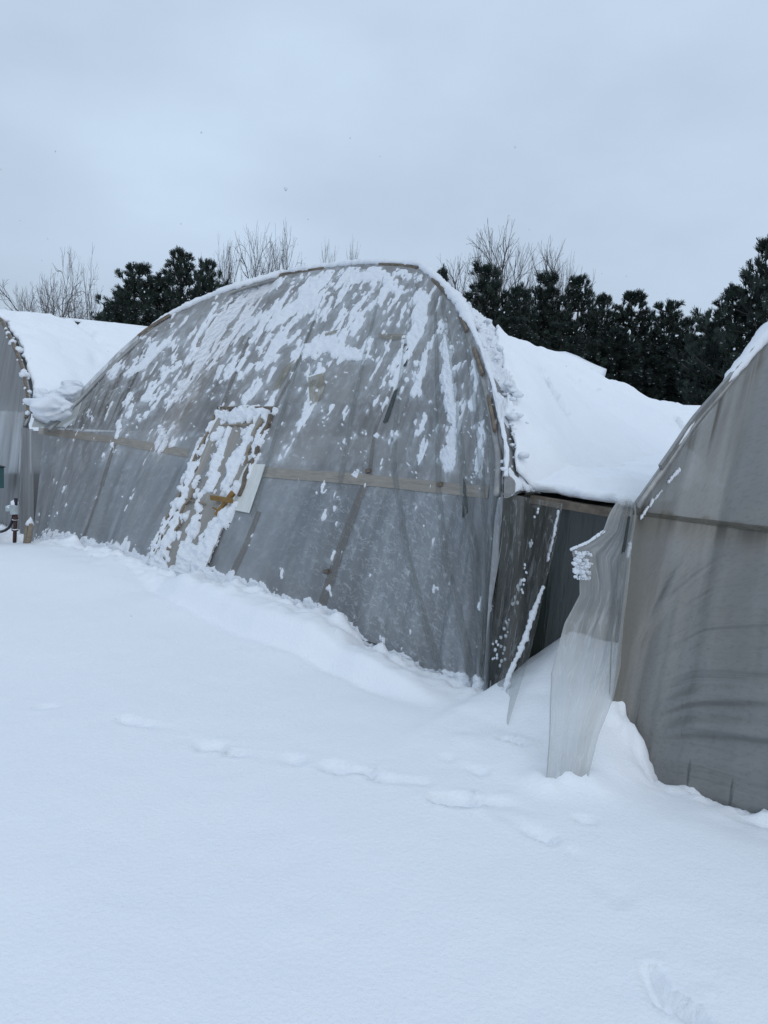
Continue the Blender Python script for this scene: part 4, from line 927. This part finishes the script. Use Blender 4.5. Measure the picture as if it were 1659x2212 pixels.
# ------------------------------------------------------------------ trees
def pine_mesh(seed,h=6.,rmax=1.9,lev=15,lean=.0,tuft=.27,bushy=1.):
    rs=np.random.RandomState(seed); V=[];Fc=[];tone=[];mi=[]
    tubes=MB()
    zz=np.linspace(0,h*.97,9); tubes.tube([(.07*math.sin(z*1.1+seed)*z/3,.07*math.cos(z*.9+seed)*z/3,z) for z in zz],[.13*(1-z/h)+.015 for z in zz],7)
    tufts=[]
    for k_ in range(lev):
        zf=.06+.94*(k_+.5*rs.rand())/lev; R=rmax*(min(1,1.25*(1-zf)**.8)+.03)*(.62+.6*rs.rand())*(.55+.45*min(1,zf/.25))
        nb=rs.randint(6,9); a0=rs.rand()*6.28
        for j in range(nb):
            a=a0+6.283*j/nb+rs.randn()*.25; ln=R*(.6+.5*rs.rand())+.12; rise=.12+.45*zf+rs.randn()*.1
            dr=np.array([math.cos(a),math.sin(a),0]); m_=max(3,int(ln/.16)); pts=[]
            for q in range(m_+1):
                s_=q/m_; p=np.array([0,0,h*zf])+dr*ln*s_+np.array([0,0,rise*ln*s_*s_*.8-.05*s_])
                pts.append(p)
                if s_>.22:
                    for e in range(2 if s_<.95 else 3):
                        off=rs.randn(3)*.10*(1 if s_<.95 else .5); ax=dr*(.35+.4*rs.rand())+np.array([0,0,.6+.8*rs.rand()])+rs.randn(3)*.25
                        tufts.append((p+off,ax/np.linalg.norm(ax),tuft*(.7+.5*rs.rand())))
            tubes.tube(pts,[.028*(1-q/(m_+1)) + .005 for q in range(m_+1)],4,cap=False)
    for q in range(34):
        a_=rs.rand()*6.28; r_=rmax*.75*rs.rand()**.7; zz_=h*(.97-.42*(r_/rmax)-.10*rs.rand())
        for e in range(3): tufts.append((np.array([math.cos(a_)*r_,math.sin(a_)*r_,zz_+e*.13]),np.array([rs.randn()*.12,rs.randn()*.12,1.]),tuft*.75))
    for q in range(7): tufts.append((np.array([rs.randn()*.04,rs.randn()*.04,h*(.93+.011*q)]),np.array([rs.randn()*.25,rs.randn()*.25,1.]),tuft*.8))
    NB=int(28*bushy)
    for p,ax,L in tufts:
        x=np.cross(ax,(.3,.5,.8)); x/=np.linalg.norm(x); y=np.cross(ax,x); tn=rs.rand()
        for b in range(NB):
            th=6.283*b/NB+rs.rand()*.5; sp=.22+.62*rs.rand(); w=.0085+.006*rs.rand()
            dd=ax+(x*math.cos(th)+y*math.sin(th))*sp; dd/=np.linalg.norm(dd); side=np.cross(dd,rs.randn(3)); side/=np.linalg.norm(side)+1e-9
            q=p+ax*L*.35*rs.rand(); i=len(V); V+= [q-side*w*.6,q+side*w*.6,q+dd*L*.75+side*w*.5,q+dd*L*.75-side*w*.5]; Fc.append((i,i+1,i+2,i+3)); tone+=[tn]*4; mi.append(0)
        if rs.rand()<.40:
            c=p+ax*L*.45; s_=.014+.028*rs.rand(); i=len(V)
            V+= [c+np.array(v_)*s_ for v_ in((1.3,0,0),(0,1.3,0),(-1.3,0,0),(0,-1.3,0),(0,0,.7),(0,0,-.5))]; tone+=[0]*6
            for q in((0,1,4),(1,2,4),(2,3,4),(3,0,4),(1,0,5),(2,1,5),(3,2,5),(0,3,5)): Fc.append(tuple(i+w_ for w_ in q)); mi.append(1)
    me=bpy.data.meshes.new('crown'); me.from_pydata([tuple(v) for v in V],[],Fc); at=me.attributes.new('tone','FLOAT','POINT'); at.data.foreach_set('value',tone)
    me.materials.append(M['needle']); me.materials.append(M['crust']); me.polygons.foreach_set('material_index',mi)
    tm_=bpy.data.meshes.new('trunk'); tm_.from_pydata(tubes.v,[],tubes.f); tm_.materials.append(M['bark'])
    return me,tm_
PINES=[pine_mesh(1,6,1.7,15),pine_mesh(2,6,2.1,15),pine_mesh(3,6,1.35,16),pine_mesh(4,6,2.5,14,bushy=1.1),pine_mesh(5,6,1.9,15)]
def bare_mesh(seed,style=0):
    rs=np.random.RandomState(seed); mb=MB(); cr=MB()
    def grow(p,dr,L,R,lv,tgt):
        m_=4 if lv<2 else 3; pts=[p]; q=p.copy(); dd=dr.copy()
        for i in range(m_):
            dd=dd+rs.randn(3)*(.10 if lv<1 else .17)+np.array([0,0,.03 if style==0 else .09]); dd/=np.linalg.norm(dd); q=q+dd*L/m_; pts.append(q.copy())
        R2=R*.74
        tgt.tube(pts,[R+(R2-R)*i/m_ for i in range(m_+1)],5 if lv<2 else 3,cap=False)
        if lv>=6 or R2<.0065: return
        if lv==0: kids=rs.randint(3,5)
        else: kids=2 if rs.rand()<.3 else 3
        sp=(.72 if style==0 else .42)
        for c in range(kids):
            ax=rs.randn(3); ax-=ax@dd*dd; ax/=np.linalg.norm(ax)
            nd=dd*(1 if c else 1.5)+ax*sp*(.6+.8*rs.rand())*(1 if c else .55); nd/=np.linalg.norm(nd)
            grow(q if c==0 or rs.rand()<.4 else pts[rs.randint(max(1,m_-2),m_+1)],nd,L*(.68+.2*rs.rand()),R2*(.92 if c==0 else .6+.25*rs.rand()),lv+1,cr)
    L0_=2.1
    if style==1:
        # one long leader with many ascending side branches
        pts=[np.array([0,0,0.])]; dd=np.array([0,0,1.])
        for i in range(12): dd=dd+rs.randn(3)*.05; dd[2]=1; pts.append(pts[-1]+dd*.55)
        mb.tube(pts,[.10*(1-i/13)+.008 for i in range(13)],6,cap=False)
        for i in range(3,13):
            for c in range(3):
                a=rs.rand()*6.28; nd=np.array([math.cos(a)*.62,math.sin(a)*.62,1.]); nd/=np.linalg.norm(nd); grow(pts[i],nd,(1.5*(1-i/15)+.25)*(.7+.5*rs.rand()),.04*(1-i/14)+.012,3,cr)
    else: grow(np.array([0,0,0.]),np.array([0,0,1.]),L0_,.15,0,mb)
    V=np.array(cr.v); hh=np.percentile(V[:,2],96); out=[]
    for m_,nm,mt in((cr,'crown',M['twig']),(mb,'trunk',M['bark'])):
        me=bpy.data.meshes.new(nm); me.from_pydata([tuple(v) for v in m_.v],[],m_.f); me.materials.append(mt); out.append(me)
    return out[0],out[1],hh,max(np.percentile(np.abs(V[:,:2]),96),.5)
BARES=[bare_mesh(11,0),bare_mesh(12,0),bare_mesh(13,1),bare_mesh(14,0),bare_mesh(15,1),bare_mesh(16,0)]
tree_n=[0]
def tree(kind,var,X,Y,D,wpx,label,name,group,cat):
    P=at_depth(X,Y,D); h=P[2]+.1; o=empty(name,(P[0],P[1],-.1)); tag(o,label,cat,group); tree_n[0]+=1
    if kind=='p':
        me,tk=PINES[var]; sz=h/6.05; r_me=[1.7,2.1,1.35,2.5,1.9][var]
    else:
        me,tk,hh,r_me=BARES[var]; sz=h/hh
    sx=(wpx/2*K*D/F)/r_me*(1.5 if kind=='p' else 1.3)
    for nm,m_ in(('crown',me),('trunk',tk)):
        c=bpy.data.objects.new(nm,m_); C.objects.link(c); c.parent=o
    o.scale=(sx,sx,sz); o.rotation_euler=(0,0,tree_n[0]*2.4)
PG='dark pines behind the greenhouses'; BG='bare winter trees behind the greenhouses'
pine=lambda v,X,Y,D,w,l:tree('p',v,X,Y,D,w,l,'pine_tree',PG,'pine tree')
bare=lambda v,X,Y,D,w,l:tree('b',v,X,Y,D,w,l,'bare_tree',BG,'bare tree')
pine(1,300,574,34,170,'broad rounded pine, leftmost of the dark clump left of the centre arch')
pine(0,262,630,33,110,'low pine bush at the left foot of the dark pine clump')
pine(4,392,545,36,130,'tallest pine of the left clump, with a thin tufted tip')
pine(3,355,600,34,180,'wide dark pine filling the middle of the left clump')
pine(1,448,566,35,120,'pine at the right of the left clump, against the snowy arch edge')
pine(2,490,610,34,90,'small pine half hidden by the arch, in front of bare trees')
pine(2,958,577,33,56,'narrow pine tip showing just right of the centre arch top')
pine(0,1052,580,34,150,'dark pine in front of the tallest bare tree')
pine(2,1126,616,33,90,'slim pine with pointed top between two broader pines, right of the tallest bare tree')
pine(0,1182,596,35,120,'brownish green pine with a column-like top under bare twigs')
pine(4,1250,602,34,130,'pine with several upright tips ending the bare tree row')
pine(1,1305,640,33,120,'lower pine with candle-like shoots before the broad dark pine')
pine(3,1372,634,34,190,'broadest dark pine in the middle of the right tree line')
pine(4,1445,655,33,130,'pine with stepped shoulder, right half of the broad dark mass')
pine(1,1485,690,32,110,'pine at the edge of the open notch of sky')
pine(0,1530,700,30,120,'short pine at the bottom of the notch of sky')
pine(1,1590,625,27,170,'pine with feathery tufts left of the tall pine at the right edge')
pine(3,1668,520,26,230,'tallest dark pine, cut by the right edge')
pine(4,1100,690,31,190,'low wide pine behind the snowy roof ridge')
pine(3,1220,700,31,220,'low wide pine above the lifted wedge of snow')
pine(1,1330,720,31,210,'low dark pine behind the broken end of the roof snow')
pine(3,1430,750,30,210,'low dark pine above the far snow blocks')
pine(4,1560,740,29,180,'low dark pine just above the right greenhouse arch')
bare(0,185,560,38,120,'bare tree with wide spread crown and strong dark trunk, tallest left of the pines')
bare(1,105,612,40,130,'low round bare tree left of the tall spread one')
bare(5,150,628,41,90,'small bare tree between the low round one and the tall spread one')
bare(3,40,645,44,90,'faint small bare tree nearest the left edge')
bare(3,68,635,43,70,'thin bare tree second from the left edge')
bare(5,215,640,40,80,'low bare tree against the left side of the pine clump')
bare(5,440,545,42,110,'bare tree with top twigs over the left pine clump')
bare(0,492,540,40,90,'bare tree with curled branches just right of the left pine clump')
bare(1,566,522,41,110,'big many-stemmed bare tree above the left half of the arch')
bare(3,604,548,43,50,'slender bare tree beside the many-stemmed one')
bare(5,655,534,40,100,'forked bare tree with short knobbly twigs above the arch')
bare(2,720,545,45,40,'small bare treetop alone above the arch')
bare(4,768,548,46,40,'tiny bare twig tops left of the arch peak')
bare(2,1010,570,42,110,'bare tree just right of the narrow pine tip')
bare(4,1076,508,40,130,'tallest bare tree, slender and pointed, right of the arch')
bare(2,1045,545,41,70,'bare tree close left of the tallest pointed one')
bare(2,1150,555,41,80,'slim bare tree right of the tallest pointed one')
bare(4,1200,547,42,100,'bare tree with upright brush of branches over the brownish pine')
bare(1,1238,580,42,70,'last bare tree at the right end of the bare row')
# ------------------------------------------------------------------ falling flakes
mb=MB(); rs=np.random.RandomState(21)
for k_ in range(700):
    D=4+15*rs.rand()**.8; p=at_depth(rs.rand()*1659,80+rs.rand()*1700,D)
    if p[2]<.15 or p[2]>3.6: continue
    s_=.0035+.0045*rs.rand(); V,Fc=lump_mesh(p,s_*(1+rs.rand()),s_,s_*(1+rs.rand()),k_,AX,1,.6); mb.add(V,Fc)
tag(mb.build('snowflakes',M['crust'],None,True),'scattered snowflakes falling through the air','snowflakes',None,'stuff')
# ------------------------------------------------------------------ light
SE,SA=R_(36),R_(150)     # elevation; azimuth clockwise from +Y: behind the camera, to the right
w=bpy.data.worlds.new('World'); S.world=w; w.use_nodes=True; nt=w.node_tree; nt.nodes.clear()
def N(ty,**k_):
    q=nt.nodes.new(ty)
    for a,b in k_.items(): setattr(q,a,b)
    return q
out=N('ShaderNodeOutputWorld'); bg=N('ShaderNodeBackground'); sky=N('ShaderNodeTexSky',sky_type='NISHITA'); sky.sun_disc=False; sky.sun_elevation=SE; sky.sun_rotation=SA
tc=N('ShaderNodeTexCoord'); mp=N('ShaderNodeMapping'); mp.inputs['Scale'].default_value=(1.3,1.3,2.6); nz=N('ShaderNodeTexNoise'); nz.inputs['Scale'].default_value=1.5; nz.inputs['Detail'].default_value=5; nz.inputs['Roughness'].default_value=.5
nt.links.new(tc.outputs['Generated'],mp.inputs[0]); nt.links.new(mp.outputs[0],nz.inputs['Vector'])
sx=N('ShaderNodeSeparateXYZ'); nt.links.new(tc.outputs['Generated'],sx.inputs[0])
mr=N('ShaderNodeMapRange'); nt.links.new(sx.outputs[2],mr.inputs[0])
for i,v_ in enumerate((0.,.5,0.,1.)): mr.inputs[i+1].default_value=v_
ad=N('ShaderNodeMath',operation='MULTIPLY_ADD'); nt.links.new(nz.outputs['Fac'],ad.inputs[0]); ad.inputs[1].default_value=1.25; 
a2=N('ShaderNodeMath',operation='MULTIPLY_ADD'); nt.links.new(mr.outputs[0],a2.inputs[0]); a2.inputs[1].default_value=.45; a2.inputs[2].default_value=-.36; nt.links.new(a2.outputs[0],ad.inputs[2])
cr=N('ShaderNodeValToRGB'); nt.links.new(ad.outputs[0],cr.inputs[0])
cr.color_ramp.elements[0].position=.12; cr.color_ramp.elements[0].color=(.375,.452,.562,1); cr.color_ramp.elements[1].position=.82; cr.color_ramp.elements[1].color=(.55,.675,.832,1)
sc=N('ShaderNodeVectorMath',operation='SCALE'); nt.links.new(cr.outputs[0],sc.inputs[0]); sc.inputs['Scale'].default_value=10.
mx=N('ShaderNodeMix',data_type='RGBA'); mx.inputs[0].default_value=.93; nt.links.new(sky.outputs[0],mx.inputs[6]); nt.links.new(sc.outputs[0],mx.inputs[7])
nt.links.new(mx.outputs[2],bg.inputs[0]); bg.inputs[1].default_value=.1; nt.links.new(bg.outputs[0],out.inputs[0])
sl_=bpy.data.lights.new('sun','SUN'); sl_.energy=.6; sl_.angle=R_(75); sl_.color=(1,.97,.93); so=bpy.data.objects.new('sun',sl_); C.objects.link(so)
sd_=Vector((math.sin(SA)*math.cos(SE),math.cos(SA)*math.cos(SE),math.sin(SE))); so.rotation_euler=sd_.to_track_quat('Z','Y').to_euler()
S.view_settings.view_transform='Standard'; S.view_settings.look='None'; S.view_settings.exposure=.16; S.view_settings.gamma=1
S.cycles.transparent_max_bounces=24; S.cycles.max_bounces=8; S.cycles.diffuse_bounces=4
